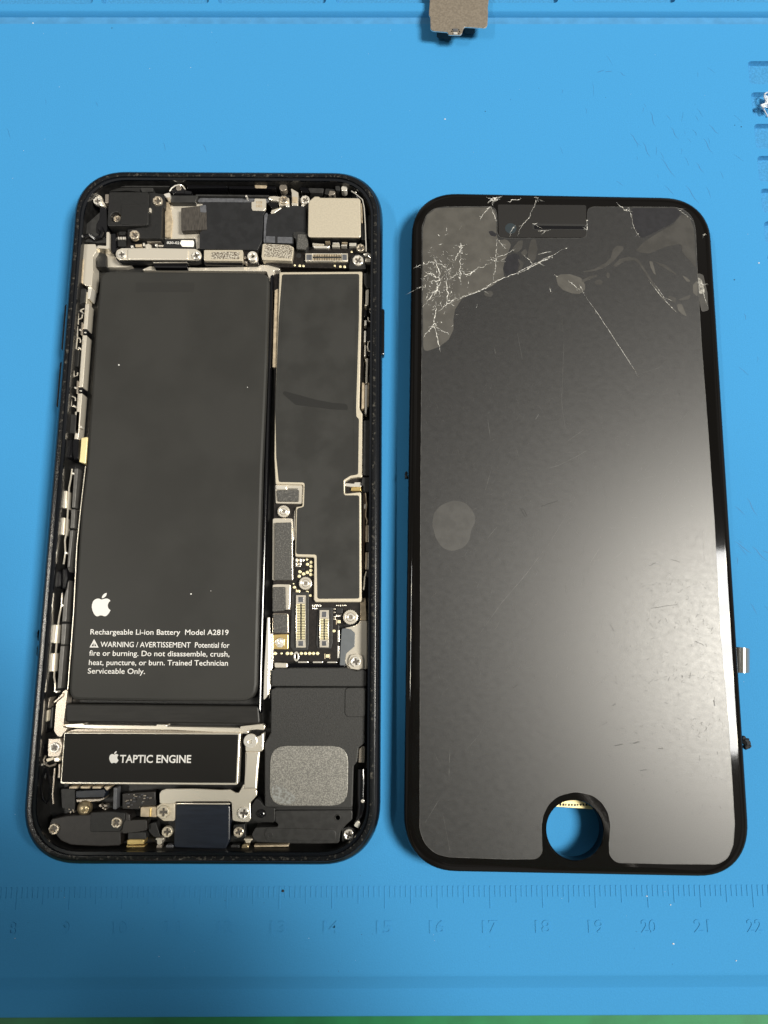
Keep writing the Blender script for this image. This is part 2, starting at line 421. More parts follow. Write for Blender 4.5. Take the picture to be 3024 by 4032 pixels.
sc.build('scuff_mark', work_mat)

# ------------------------------------------------------------------ the opened phone
HB = (-33.75, 75.82, 0)
phone = empty('opened_phone', HB, 'opened black phone housing with its battery, boards and screws bare, left of the cracked screen', 'phone')
def part(mb, name, parent=phone, label=None, smooth=35):
    o = mb.build(name, parent, HB, smooth)
    if label: o['label'] = label
    return o
TH, HW, HH2 = -0.0059, 66.58, 141.11
def rrect(c, th, w, h, r, inset=0., n=14, e=2.25):
    w, h, r = w/2-inset, h/2-inset, max(r-inset*.8, .5); out = []
    cs, sn = math.cos(th), math.sin(th)
    for cx, cy, a0 in ((w-r, h-r, 0), (-w+r, h-r, 90), (-w+r, -h+r, 180), (w-r, -h+r, 270)):
        for i in range(n+1):
            a = math.radians(a0+90*i/n); ca, sa = math.cos(a), math.sin(a)
            x = cx+r*math.copysign(abs(ca)**(2/e), ca); y = cy+r*math.copysign(abs(sa)**(2/e), sa)
            out.append((c[0]+x*cs-y*sn, c[1]+x*sn+y*cs))
    return out
def hr(ins): return rrect(HB, TH, HW, HH2, 11.0, ins)
fr = MB()
prof = [(3.2, .02, m_case), (1.6, .35, m_case), (.55, 1.3, m_case), (.1, 2.6, m_case), (0, 3.65, m_case), (.12, 4.8, m_case), (.45, 5.7, m_case), (.8, 6.1, m_case), (1.0, 6.2, m_case),
        (1.1, 6.36, m_case), (1.35, 6.42, m_case), (1.95, 6.4, m_rim), (2.06, 6.05, m_case), (2.55, 6.0, m_case), (2.6, 5.6, m_case), (2.7, .9, m_floor)]
prev = None
for ins, z, m in prof:
    lp = fr.loop(hr(ins), z)
    if prev: fr.strip(prev, lp, m)
    prev = lp
fr.cap([prev], .9, m_floor)
frame = part(fr, 'housing', label='black phone housing with worn glue residue along its rim')

def button(zone, l, z0, z1, m=m_case, name='side_button'):
    b = MB(); b.prism(zone(l, z1), z0, z1, m, bev=.15, r=.4); part(b, name, frame)
# side buttons stick out of the flank: local offsets along the housing
def hl(a, b): return (HB[0]+a*math.cos(TH)-b*math.sin(TH), HB[1]+a*math.sin(TH)+b*math.cos(TH))
def flank(side, v0, v1, out, name):
    x = 287-.0812*(v0-1000) if side < 0 else 1508
    ya, yb = at(x, v0, 4)[1]-HB[1], at(x, v1, 4)[1]-HB[1]
    b = MB(); s = side*HW/2
    b.prism([hl(s-side*1.0, yb), hl(s+side*out, yb), hl(s+side*out, ya), hl(s-side*1.0, ya)], 2.7, 4.7, m_case, bev=.2, r=.5)
    part(b, name, frame)
flank(-1, 1206, 1388, .5, 'volume_button'); flank(-1, 1432, 1612, .5, 'volume_button'); flank(1, 1217, 1398, .4, 'power_button')

# ---- screws and standoffs: one of each kind, then copies
m_dsteel = mat('screw_recess', (.10, .09, .08), .4, metal=.5)
def make_screw():
    b = MB(); arm, w = .6, .17
    plus = [(w, w), (w, arm), (-w, arm), (-w, w), (-arm, w), (-arm, -w), (-w, -w), (-w, -arm), (w, -arm), (w, -w), (arm, -w), (arm, w)]
    b.prism(circ((0, 0), 1, 24), -.5, .34, m_silverw, holes=[plus], bev=.26, r=0, pit=.0, pitm=m_dsteel)
    return b
scr0 = make_screw(); scr_mesh = {}
def screw(zone, c, r, z, m=None, sub=None, rot=None, name='screw'):
    m = m or m_silverw
    if m.name not in scr_mesh:
        o = scr0.build(name, None); me = o.data; D.objects.remove(o)
        me.materials[0] = m; scr_mesh[m.name] = me
    o = D.objects.new(name, scr_mesh[m.name]); COL.objects.link(o); o.parent = sub or phone
    p = zone.p(c, z+.3); k = zone.mm(c, r, z+.3)
    o.location = ((p[0]-HB[0])*S, (p[1]-HB[1])*S, z*S); o.scale = (k, k, min(k, 1.1))
    o.rotation_euler = (random.uniform(-.04, .04), random.uniform(-.04, .04), random.uniform(0, 1.5) if rot is None else rot)
    return o
m_scrw = mat('warm_screw', (.70, .62, .50), .32, metal=.8)
m_brass = mat('brass', (.52, .42, .26), .32, metal=.85)
def standoff(zone, c, r, z, sub=None):
    b = MB(); p = zone.p(c, z); k = zone.mm(c, r, z)
    gear = [(p[0]+k*(1.0 if i % 2 else .93)*math.cos(math.pi*i/22), p[1]+k*(1.0 if i % 2 else .93)*math.sin(math.pi*i/22)) for i in range(44)]
    b.prism(gear, z-1, z, m_steel, holes=[circ(p, k*.62)], bev=.06, r=0, pit=z-.12, pitm=m_steeld)
    b.prism(circ(p, k*.55), z-.2, z+.15, m_bright, holes=[circ(p, k*.27)], bev=.08, r=0, pit=z-.5, pitm=m_hole)
    return part(b, 'standoff', sub or phone)
def plate(name, zone, l, z0, z1, m, sub=None, bev=.08, r=.25, holes=(), side=None, label=None):
    b = MB(); b.prism(zone(l, z1), z0, z1, m, bev=bev, r=r, holes=holes, side=side)
    return part(b, name, sub or phone, label)
def disc(name, zone, c, r, z0, z1, m, sub=None, bev=.05):
    b = MB(); b.prism(circ(zone.p(c, z1), zone.mm(c, r, z1), 20), z0, z1, m, bev=bev, r=0); return part(b, name, sub or phone)
def box(zone, x0, y0, x1, y1): return [(x0, y0), (x1, y0), (x1, y1), (x0, y1)]

# ---- base metal pieces lying low in the housing
plate('base_plate', A, [(1025, 350), (1380, 345), (1660, 345), (1660, 760), (1370, 800), (1340, 810), (1330, 700), (1025, 705)], .9, 2.6, m_steel)
plate('tan_column', A, [(1030, 318), (1075, 345), (1100, 520), (1085, 690), (1030, 690)], .9, 3.1, m_tan)  # tan piece for the darker column at the plate's left
plate('base_plate', A, [(440, 850), (560, 850), (700, 955), (700, 970), (640, 985), (445, 985)], .9, 2.2, m_steel)
plate('base_plate', P0, [(552, 1064), (590, 1048), (780, 1054), (900, 1052), (1015, 1050), (1025, 1043), (1094, 1043), (1104, 1062), (1078, 1066), (1075, 1220), (1086, 1225), (1066, 1440), (1058, 1440), (1060, 1100), (1050, 1068)], .9, 2.4, m_steel)
plate('side_bracket_or_shade', P0, [(326, 961), (375, 961), (380, 975), (428, 979), (429, 915), (421, 915), (420, 970), (385, 968), (380, 990), (366, 1010), (365, 1079), (361, 1127), (334, 1123), (314, 1102), (317, 1019)], 1.2, 4.6, m_steel)
plate('side_bracket_or_shade', C, [(244, 60), (285, 60), (265, 380), (225, 320)], 1.2, 4.75, m_tan)  # tan strip paints the brown shadow stripe along the bracket
plate('corner_block', A, [(250, 560), (430, 400), (445, 400), (452, 745), (215, 735)], .9, 4.2, m_cover)
plate('corner_block', A, [(350, 560), (450, 380), (460, 590), (440, 700), (350, 640)], .9, 4.4, m_gloss)
cb = MB(); cb.tube([(*A.p(q, 4.6), 4.6) for q in ((235, 690), (290, 670), (340, 705), (395, 690), (410, 640), (390, 600))], .55, m_gloss); part(cb, 'antenna_cable')
plate('side_block', A, [(345, 830), (440, 850), (445, 980), (350, 980)], .9, 3.4, m_blk)
plate('coax_plug', A, [(490, 655), (540, 650), (545, 830), (510, 850), (480, 800)], 1, 3.8, m_gloss)

# ---- battery
bt = MB()
BATT = [(395, 1066, 2.2), (700, 1069, 0), (1062, 1072, 2.5), (1052, 1440, 0), (1034, 1850, 0), (1018, 2441, 0), (1011, 2762, 3.2), (640, 2762, 0), (268, 2757, 2.2), (292, 2396, 0), (319, 1998, 0), (339, 1849, 0), (374, 1316, 0)]
bl = [(*at(q[0], q[1], 4.9), q[2]) for q in BATT]
bt.prism(bl, 1.0, 4.9, m_batt, bev=.55, r=1)
batt = part(bt, 'battery', label='large flat dark grey battery with a white printed warning')
plate('battery_fold', HH, [(375, 285), (1000, 292), (2178, 308), (2190, 478), (375, 462)], 1, 3.6, m_band, batt, bev=.3, r=.6)
plate('pull_tab', P0, [(535, 1112), (765, 1112), (765, 1150), (535, 1150)], 4.88, 4.912, mat('pull_tab', (.0275, .0272, .026), .44, spec=.12), batt, bev=0, r=.2)
plate('edge_strip', P0, [(1064, 1085), (1076, 1078), (1066, 1440), (1036, 2440), (1026, 2820), (1016, 2780), (1024, 2440), (1042, 1850), (1056, 1440)], 1, 3.9, m_gloss, batt, bev=.2)
pr = MB()
lines = [("Rechargeable Li-ion Battery  Model A2819", (118, 421), (1275, 426), 44), ("WARNING / AVERTISSEMENT  Potential for", (202, 526), (1283, 533), 44),
         ("fire or burning. Do not disassemble, crush,", (108, 599), (1283, 607), 44), ("heat, puncture, or burn. Trained Technician", (105, 677), (1270, 682), 44), ("Serviceable Only.", (96, 748), (575, 752), 44)]
for t, p, q, h in lines:
    pm = MB(); add_text(pm, t, K.p(p, 4.92), K.p(q, 4.92), K.mm(p, h, 4.92), 4.92, m_print, .006); part(pm, 'printed_text', batt)
pm = MB(); tri = K([(112, 530), (187, 531), (150, 460)], 4.92); pm.prism(tri, 4.905, 4.92, m_print, holes=[offset(ccw(tri), .22)], bev=0, r=0)
pm.ribbon(K([(150, 487), (150, 508)], 4.92), .22, 4.905, m_print, .015); pm.ribbon(K([(150, 513), (150, 519)], 4.92), .22, 4.905, m_print, .015); part(pm, 'warning_sign', batt)
pm = MB(); add_apple(pm, K.p((211, 171), 4.92), K.mm((211, 171), 195, 4.92), 4.92, m_print, TH); part(pm, 'printed_logo', batt)
for c, r in (((468, 1437), .16), ((974, 1525), .1), ((752, 2339), .16), ((830, 2327), .07)):
    d = MB(); p = at(*c, 4.95); d.blob((p[0], p[1], 4.95), r, r, r*.7, m_print, .2); part(d, 'dust_speck', batt)

# ---- top of the housing: covers, brackets, flexes
cv = MB(); hole = circ(A.p((542, 488), 5.2), A.mm((542, 488), 52, 5.2), 20)
cv.prism(A([(475, 240), (860, 240), (870, 262), (868, 560), (845, 575), (462, 577), (458, 545)], 5.2), 2, 5.2, m_blk, holes=[hole], bev=.15, r=.35, pit=3.6, pitm=m_gloss)
cv.prism(A([(595, 362), (864, 362), (858, 568), (590, 560)], 5.36), 5.2, 5.36, m_blk, bev=.1, r=.4)
part(cv, 'black_cover'); screw(A, (556, 505), 40, 3.9, m_scrw)
plate('black_cover', A, [(872, 245), (1028, 262), (1024, 392), (1000, 398), (992, 700), (665, 700), (660, 612), (820, 590), (872, 578)], 2, 4.5, m_blk)
screw(A, (955, 325), 50, 4.6, m_scrw); screw(A, (725, 662), 50, 4.6, m_scrw)
plate('cover_clip', A, [(870, 395), (895, 400), (893, 440), (870, 440)], 3, 4.9, m_steel)
plate('clip', A, [(436, 262), (475, 262), (470, 350), (436, 350)], 3, 4.9, m_steeld)
plate('screw_tab', A, [(345, 290), (375, 265), (402, 285), (410, 330), (435, 352), (430, 385), (390, 375), (340, 350)], 3, 4.4, m_steel); screw(A, (358, 325), 42, 4.5)
plate('gasket', A, [(460, 165), (770, 165), (800, 240), (640, 225), (470, 238), (440, 215)], 2, 3.6, m_hole)
plate('gasket', A, [(782, 197), (915, 200), (908, 236), (800, 240)], 2, 4.2, m_cover)
plate('black_strip', A, [(1085, 275), (1360, 275), (1325, 342), (1085, 342)], 2, 4.1, m_cover)
plate('spring_contact', A, [(1080, 165), (1150, 165), (1200, 165), (1240, 225), (1300, 235), (1280, 260), (1110, 258), (1085, 240)], 2, 4.6, m_gloss)
sp = MB(); sp.tube([(*A.p(q, 4.9), 4.9) for q in ((1075, 235), (1095, 205), (1130, 180), (1170, 170), (1205, 180), (1230, 215))], .16, m_bright); part(sp, 'spring_wire')
disc('joint_or_glint', A, (1165, 200), 28, 3, 5.0, m_steeld); plate('contact', A, [(1010, 262), (1078, 245), (1082, 292), (1045, 296)], 3, 4.9, m_bright)
plate('flex_strip', P0, [(788, 777), (1060, 779), (1060, 797), (775, 795)], 2, 3.4, m_tint)
plate('edge_rail', P0, [(770, 765), (1060, 768), (1060, 774), (770, 771)], 2, 4.2, m_cover)
fx = plate('wide_flex', P0, [(797, 797), (990, 796), (990, 829), (1046, 831), (1037, 845), (1031, 950), (1014, 984), (785, 980), (786, 916), (797, 905)], 2.4, 4.0, m_flex, r=.4)
plate('folded_tape', A, [(1188, 398), (1238, 392), (1435, 370), (1445, 612), (1235, 622), (1190, 628)], 3, 4.25, m_tape)
plate('tape_flap', A, [(1375, 375), (1435, 368), (1438, 445), (1380, 440)], 4, 4.29, m_tint, bev=.02)
plate('etched_label', B, [(256, 304), (370, 308), (368, 400), (350, 428), (236, 424), (226, 400), (226, 338), (254, 336)], 3.4, 4.1, m_steel, fx)
b = MB()
for k in range(3): b.prism(B(box(B, 272+22*k, 332, 288+22*k, 356), 4.13), 4.1, 4.13, m_tan, bev=0, r=0); b.prism(B(box(B, 272+22*k, 366, 288+22*k, 392), 4.13), 4.1, 4.13, m_tan, bev=0, r=0)
part(b, 'etched_pattern', fx)
plate('black_strip', A, [(1030, 708), (1325, 712), (1325, 795), (1010, 790)], 2, 3.5, m_blk)
tx = MB(); add_text(tx, "820-02", A.p((1047, 754), 3.53), A.p((1172, 757), 3.53), A.mm((1047, 754), 26, 3.53), 3.53, m_print, .01); part(tx, 'printed_text')
plate('white_sticker', A, [(1190, 718), (1310, 720), (1318, 735), (1313, 785), (1200, 782), (1178, 750)], 3.5, 3.56, m_white, bev=.02)
# small board with parts left of it
plate('small_board', A, [(550, 600), (660, 600), (1005, 705), (1005, 800), (550, 800)], 1, 2.6, m_pcb)
b = plate('chip', A, [(560, 715), (640, 715), (640, 780), (560, 780)], 2.5, 3.2, m_blk)
for x in (562, 586, 610, 628): plate('joint_or_glint', A, box(A, x, 685, x+14, 710), 2.5, 3.0, m_bright, bev=.03, r=0)
plate('chip', A, [(570, 620), (640, 620), (640, 665), (570, 665)], 2.5, 3.0, m_blk)
for l, m in (([(735, 760), (800, 757), (795, 785), (738, 786)], m_tan), ([(835, 765), (862, 750), (892, 765), (890, 798), (838, 798)], m_steel), ([(930, 755), (955, 755), (950, 780), (930, 778)], m_bright), ([(965, 765), (1020, 765), (1020, 782), (965, 780)], m_steel), ([(690, 770), (715, 770), (712, 792), (690, 790)], m_bright), ([(810, 745), (828, 745), (828, 775), (812, 775)], m_bright), ([(850, 728), (990, 722), (990, 735), (850, 740)], m_steeld), ([(780, 705), (835, 705), (835, 730), (785, 730)], m_gloss)):
    plate('small_component', A, l, 2.5, 3.3, m, bev=.05, r=.05)
# long connector bracket
br = MB(); lb = [(540, 855), (552, 815), (600, 797), (900, 795), (1330, 803), (1378, 830), (1392, 868), (1378, 905), (1335, 915), (900, 915), (585, 912), (550, 892)]
br.prism(A([(q[0], q[1]+22) for q in lb], 3.9), 2.6, 3.9, m_blk, bev=.1, r=.5)
br.prism(A(lb, 4.7), 4.35, 4.7, m_steel, bev=.1, r=.6)
br.prism(A([(672, 798), (1245, 798), (1262, 812), (1258, 905), (1240, 913), (672, 911), (655, 900), (655, 810)], 5.0), 4.7, 5.0, m_steel, bev=.25, r=.3)
part(br, 'connector_bracket', label='long silver bracket held down by two screws above the battery'); screw(A, (597, 855), 44, 4.75); screw(A, (1335, 865), 44, 4.75)
plate('flex_tail', A, [(908, 940), (1252, 936), (1252, 992), (922, 990)], 2.4, 3.6, m_gloss); plate('tail_highlight', A, [(910, 932), (1250, 928), (1250, 938), (910, 942)], 2.4, 3.9, m_steel, bev=.05)  # pale strip paints the white highlight along the flex tail
plate('etched_plate', P0, [(803, 984), (956, 984), (956, 1027), (803, 1026)], 2.6, 4.4, m_cream)
plate('etched_patch', A, [(1490, 838), (1660, 832), (1768, 836), (1766, 905), (1490, 904)], 4.38, 4.43, m_speck, bev=0, r=.1)
plate('plug', P0, [(803, 1029), (956, 1030), (956, 1040), (803, 1038)], 2, 3.6, m_gloss)
plate('dark_block', B, [(145, 820), (290, 820), (298, 950), (200, 960), (145, 940)], 1.5, 3.3, m_pcb)
b = MB(); p = B.p((235, 872), 4.6); k = B.mm((235, 872), 50, 4.6); b.prism(circ(p, k), 3, 4.6, m_bright, holes=[circ(p, k*.42, 18)], bev=.12, r=0, pit=3.6, pitm=m_hole); part(b, 'standoff')
for x, y in ((165, 890), (170, 935)): disc('joint_or_glint', B, (x, y), 14, 2.5, 3.7, m_steeld)
# upper right
plate('screw_tab', B, [(395, 285), (450, 280), (600, 300), (600, 370), (500, 375), (495, 330), (430, 325), (395, 305)], 2, 3.9, m_steel); screw(B, (545, 315), 45, 4.0, m_scrw)
plate('spring_contact', B, [(612, 200), (690, 245), (685, 375), (625, 375), (625, 250)], 2, 4.2, m_steel); plate('spring_fold', B, [(628, 285), (682, 290), (680, 345), (628, 345)], 4.2, 4.4, m_tan, bev=.1)
screw(B, (757, 315), 46, 4.0, m_bright); disc('joint_or_glint', B, (583, 370), 20, 3, 4.4, m_bright); disc('joint_or_glint', B, (735, 370), 14, 3, 4.2, m_bright)
disc('joint_or_glint', B, (540, 195), 38, 3, 4.6, m_steeld); disc('joint_or_glint', B, (175, 280), 10, 3, 4.5, m_bright)
plate('gasket', B, [(785, 200), (945, 205), (930, 250), (810, 248)], 2, 4.3, m_cover); disc('joint_or_glint', B, (1145, 205), 30, 3, 4.8, m_bright); plate('gasket', B, [(1055, 180), (1100, 180), (1105, 225), (1060, 225)], 2, 4.5, m_cover)
plate('side_block', B, [(425, 420), (490, 400), (530, 395), (455, 450), (415, 460)], 2, 3.0, m_steel)
plate('plastic_clip', B, [(385, 340), (485, 330), (490, 390), (420, 400)], 2, 3.4, m_gloss)
rf = plate('camera_flex', B, [(392, 460), (450, 455), (540, 395), (640, 376), (760, 382), (780, 640), (645, 640), (640, 750), (368, 745), (376, 560)], 2.4, 4.1, m_flex, r=.4)
plate('flex_edge', B, [(352, 470), (378, 440), (392, 470), (372, 745), (345, 740)], 2, 3.9, m_tint)
plate('clear_window', B, [(485, 685), (632, 688), (630, 750), (485, 745)], 4.1, 4.13, m_tint, rf, bev=0, r=.1); plate('clear_window', B, [(370, 678), (460, 682), (460, 745), (370, 742)], 4.1, 4.13, m_tint, rf, bev=0, r=.1)
plate('flex_plug', B, [(336, 760), (352, 752), (600, 765), (645, 790), (625, 922), (335, 912), (326, 880)], 2.5, 4.3, m_cream); plate('etched_patch', B, [(360, 755), (600, 770), (636, 795), (622, 900), (350, 880)], 4.28, 4.33, m_speck, bev=0, r=.2)
plate('foam_pad', B, [(640, 640), (680, 632), (782, 640), (788, 770), (756, 812), (670, 806), (665, 700), (640, 690)], 2.5, 4.4, m_cover, r=.4)
plate('foam_pad', B, [(682, 655), (778, 660), (785, 768), (756, 808), (670, 804)], 4.3, 4.75, m_foam, bev=.15, r=.4)
cm = MB(); cl = [(850, 284), (895, 284), (905, 296), (1290, 300), (1306, 322), (1310, 690), (800, 686), (784, 668), (790, 335)]
cm.prism(B(cl, 5.7), 5.35, 5.7, m_cream, bev=.18, r=.5); cm.prism(offset(ccw(B(cl, 5.35)), .12), 1.2, 5.36, m_blk, bev=0, r=.4)
cam_m = part(cm, 'camera_module', label='square cream metal camera cover at the upper right of the housing')
b = MB(); b.tube([(*B.p(q, 5.3), 5.3) for q in ((1215, 232), (1260, 262), (1325, 318), (1342, 400), (1352, 560), (1362, 830))], .12, m_bright, 6); part(b, 'ground_wire')
plate('side_block', B, [(1312, 350), (1335, 560), (1350, 715), (1315, 715)], 2, 4.6, m_blk); plate('side_clip', B, [(1308, 350), (1322, 350), (1326, 545), (1312, 545)], 3, 5.0, m_tan)
for l, m in (([(815, 705), (1300, 702), (1300, 712), (830, 718)], m_bright), ([(830, 745), (945, 755), (945, 766), (830, 765)], m_steel), ([(828, 770), (1005, 775), (985, 795), (850, 795)], m_bright), ([(1030, 740), (1095, 740), (1095, 752), (1030, 752)], m_bright), ([(1025, 760), (1100, 758), (1100, 785), (1025, 785)], m_steel), ([(1115, 762), (1170, 760), (1170, 774), (1115, 774)], m_bright), ([(1195, 745), (1265, 745), (1260, 775), (1195, 775)], m_bright), ([(955, 722), (1005, 722), (1005, 736), (955, 736)], m_tan), ([(1120, 735), (1175, 735), (1175, 745), (1120, 745)], m_tan)):
    plate('spring_finger', B, l, 2.2, 3.6, m, bev=.06, r=.08)
tb = plate('top_board', B, [(650, 815), (790, 820), (830, 800), (1240, 805), (1240, 990), (1190, 1000), (520, 985), (320, 930), (640, 925)], 1, 3.1, m_pcb)
def connector(zone, l, pins, sub, z=3.7, horiz=False, gold=m_pad, base=3.0):
    """socket with two rows of contacts: l outer box, pins inner box (zone units)"""
    b = MB(); x0, y0, x1, y1 = l; px0, py0, px1, py1 = pins
    ol = zone(box(zone, *l), z)
    ins = .22
    inn = zone(box(zone, px0, py0, px1, py1), z)
    b.prism(ol, base, z, m_steel, holes=[inn], bev=.07, r=0, pit=z-.35, pitm=m_blk)
    n = max(6, int((px1-px0 if horiz else py1-py0)/(16 if horiz else 19)))
    for r_ in (0, 1):
        for i in range(n):
            f0, f1 = (i+.15)/n, (i+.75)/n
            if horiz:
                ya, yb = (py0, py0+(py1-py0)*.36) if r_ == 0 else (py1-(py1-py0)*.36, py1)
                q = box(zone, px0+(px1-px0)*f0, ya, px0+(px1-px0)*f1, yb)
            else:
                xa, xb = (px0, px0+(px1-px0)*.40) if r_ == 0 else (px1-(px1-px0)*.40, px1)
                q = box(zone, xa, py0+(py1-py0)*f0, xb, py0+(py1-py0)*f1)
            b.prism(zone(q, z-.1), z-.36, z-.1, gold, bev=.03, r=0)
    if horiz: b.prism(zone(box(zone, px0+8, py0+(py1-py0)*.42, px1-8, py1-(py1-py0)*.42), z-.05), z-.36, z-.05, m_cover, bev=.05, r=0)
    for q in ((x0+10, y0+12, px0-8, y1-12), (px1+8, y0+12, x1-10, y1-12)) if horiz else ((x0+28, y0+20, x1-28, py0-20), (x0+28, py1+15, x1-28, y1-20)):
        b.prism(zone(box(zone, *q), z+.02), z-.2, z+.02, m_tint, bev=.02, r=.1)
    return part(b, 'board_connector', sub)
connector(B, (760, 848, 1180, 926), (832, 856, 1118, 918), tb, 3.9, True, m_tan)
for x, y, r in ((655, 965, 10), (705, 970, 13), (740, 972, 12), (1050, 970, 10), (1105, 978, 12), (1148, 980, 14)): disc('gold_pad', B, (x, y), r, 3, 3.2, m_pad, tb)
disc('screw_hole', B, (693, 868), 26, 3.0, 3.14, m_hole, tb); disc('gold_pad', B, (1218, 832), 10, 3, 3.2, m_pad, tb)
plate('dark_block', B, [(1215, 880), (1265, 850), (1340, 870), (1358, 1000), (1195, 1003), (1190, 970)], 2, 4.2, m_blk); screw(B, (1280, 915), 55, 4.3, m_bright); screw(B, (1306, 790), 42, 4.3, m_scrw)
plate('contact', B, [(1352, 895), (1406, 900), (1406, 935), (1352, 932)], 3, 4.3, m_steel); plate('contact', B, [(1330, 850), (1390, 840), (1415, 880), (1410, 900), (1380, 870), (1340, 868)], 3, 4.4, m_bright)

for zn, l, m, z in ((A, [(460, 168), (1080, 172), (1080, 190), (470, 188)], m_cover, 4.0), (A, [(1240, 172), (1650, 176), (1650, 200), (1250, 205)], m_gloss, 4.4), (B, [(0, 180), (470, 185), (470, 210), (0, 205)], m_gloss, 4.4), (B, [(255, 172), (380, 175), (375, 205), (265, 203)], m_tan, 4.45), (B, [(700, 190), (790, 200), (800, 250), (720, 240)], m_gloss, 4.0), (B, [(960, 205), (1050, 215), (1040, 280), (950, 260)], m_blk, 4.3), (B, [(1000, 225), (1060, 235), (1050, 262), (985, 280)], m_steeld, 4.5), (B, [(1385, 470), (1470, 430), (1490, 700), (1480, 1000), (1420, 960), (1385, 690)], m_blk, 4.6), (B, [(1390, 690), (1440, 690), (1430, 810), (1400, 830)], m_gloss, 4.9), (B, [(1205, 215), (1235, 225), (1300, 290), (1280, 300)], m_gloss, 4.6), (A, [(1130, 205), (1215, 205), (1230, 255), (1120, 255)], m_gloss, 4.8), (A, [(385, 395), (450, 390), (448, 580), (375, 600)], m_gloss, 4.3), (A, [(455, 640), (480, 640), (478, 800), (455, 790)], m_steel, 4.5)):
    plate('antenna_or_reflection', zn, l, 1.5, z, m)  # the tan piece paints a brownish reflection, the others are parts
for l, m, z in (([(135, 620), (165, 610), (175, 700), (160, 780), (130, 760)], m_gloss, 4.8), ([(150, 450), (200, 470), (190, 560), (150, 590)], m_gloss, 4.6), ([(205, 240), (235, 220), (215, 330), (185, 340)], m_steeld, 4.3), ([(140, 860), (200, 880), (190, 1000), (140, 980)], m_blk, 4.4), ([(225, 320), (262, 310), (245, 520), (215, 520)], m_blk, 3.6)):
    plate('antenna_or_reflection', HH, l, 1.5, z, m, bev=.25)
for c, r in (((148, 857), 11), ((1258, 241), 9)): disc('joint_or_glint', HH if c[0] < 500 else B, c, r, 3, 5.0, m_bright)  # bright dots painted in as glints in the dark corners

# ---- logic board
lbo = plate('logic_board', P0, [(1078, 1080), (1432, 1065), (1432, 2330), (1430, 2440), (1335, 2460), (1336, 2606), (1076, 2606), (1076, 2320), (1078, 1990), (1080, 1620)], 1.2, 2.9, m_pcb, r=.3, label='dark circuit board carrying the shield, sockets and gold pads')
SH = [(1100, 1071), (1427, 1069), (1423, 1250), (1415, 1602), (1417, 1612), (1427, 1629), (1427, 1881), (1409, 1879), (1380, 1883), (1358, 1896), (1358, 1944), (1422, 1937), (1424, 2364), (1420, 2371), (1241, 2371), (1236, 2360), (1237, 2195), (1162, 2192), (1165, 1996), (1190, 1992), (1194, 1909), (1085, 1907), (1080, 1800), (1083, 1602)]
shd = plate('board_shield', P0, SH, 2.5, 4.0, m_cream, lbo, bev=.15, r=.35)
ST = [(1113, 1083), (1412, 1081), (1411, 1250), (1400, 1602), (1401, 1640), (1411, 1650), (1408, 1868), (1378, 1873), (1350, 1890), (1352, 1950), (1412, 1950), (1413, 2354), (1252, 2355), (1249, 2184), (1168, 2182), (1172, 2002), (1199, 1995), (1202, 1900), (1100, 1898), (1090, 1800), (1086, 1604), (1100, 1250)]
ST = [(q[0]+(-2.5 if q[0] < 1260 else 2.5), q[1]+(-3 if q[1] < 1100 else 3 if q[1] > 2300 else 0)) for q in ST]
plate('shield_sticker', P0, ST, 3.95, 4.05, m_stick, lbo, bev=.03, r=.5, label='black sticker with a smudged patch covering the long board shield')
ri = MB(); RI = [at(*q, 4.06) for q in ((1124, 1083+14), (1404, 1095), (1403, 1250), (1392, 1602), (1395, 1868))]
ri.ribbon(RI, .12, 4.05, m_stick, .03); ri.ribbon([at(*q, 4.06) for q in ((1124, 1097), (1112, 1250), (1098, 1604))], .12, 4.05, m_stick, .03)
ri.ribbon([at(*q, 4.06) for q in ((1405, 1960), (1404, 2345), (1262, 2346), (1260, 2180), (1238, 2170), (1180, 2172), (1184, 2010))], .12, 4.05, m_stick, .03); part(ri, 'sticker_ridge', lbo)
plate('dust_smudge', E, [(290, 1325), (420, 1360), (600, 1410), (760, 1440), (900, 1450), (915, 1510), (760, 1505), (560, 1480), (400, 1460), (275, 1350)], 4.045, 4.056, mat('dark_smudge', (.0185, .0185, .018), .45, spec=.2), lbo, bev=0, r=1.2)
b = MB(); b.prism(E([(200, 350), (238, 330), (222, 1098), (178, 1095)], 3.4), 1.5, 3.4, m_tan, bev=.1); part(b, 'inner_wall_strip')
plate('spring_seat', P0, [(1083, 1915), (1086, 1908), (1192, 1911), (1192, 1978), (1188, 1984), (1086, 1982)], 2.5, 3.5, m_steel, lbo); plate('foam_pad', F, [(212, 242), (480, 240), (476, 382), (228, 380)], 3.4, 4.1, m_foam, lbo, bev=.15)
plate('shield_lip', F, [(205, 190), (335, 190), (335, 235), (205, 235)], 3.4, 3.9, m_bright, lbo); plate('shield_lip', F, [(345, 225), (470, 225), (470, 236), (345, 236)], 3.4, 3.7, m_gloss, lbo)
standoff(F, (295, 500), 74, 4.0, lbo)
plate('foam_frame', F, [(165, 595), (190, 585), (402, 588), (408, 1335), (160, 1338)], 2.5, 3.5, m_steel, lbo); plate('foam_pad', F, [(188, 638), (392, 634), (398, 1333), (184, 1335)], 3.4, 4.2, m_foam, lbo, bev=.15)
plate('shield_lip', F, [(425, 520), (440, 460), (440, 740), (415, 880), (410, 800)], 2.5, 3.3, m_bright, lbo)
for x, y, r in ((630, 1118, 19), (585, 1142, 19), (628, 1167, 20), (625, 1217, 20), (625, 1265, 20), (583, 1240, 20), (537, 1258, 20), (493, 1232, 20), (485, 1287, 20), (578, 1085, 14), (428, 1420, 18), (416, 1378, 9), (620, 1520, 16), (582, 1478, 16)): disc('gold_pad', F, (x, y), r, 2.8, 3.02, m_pad, lbo)
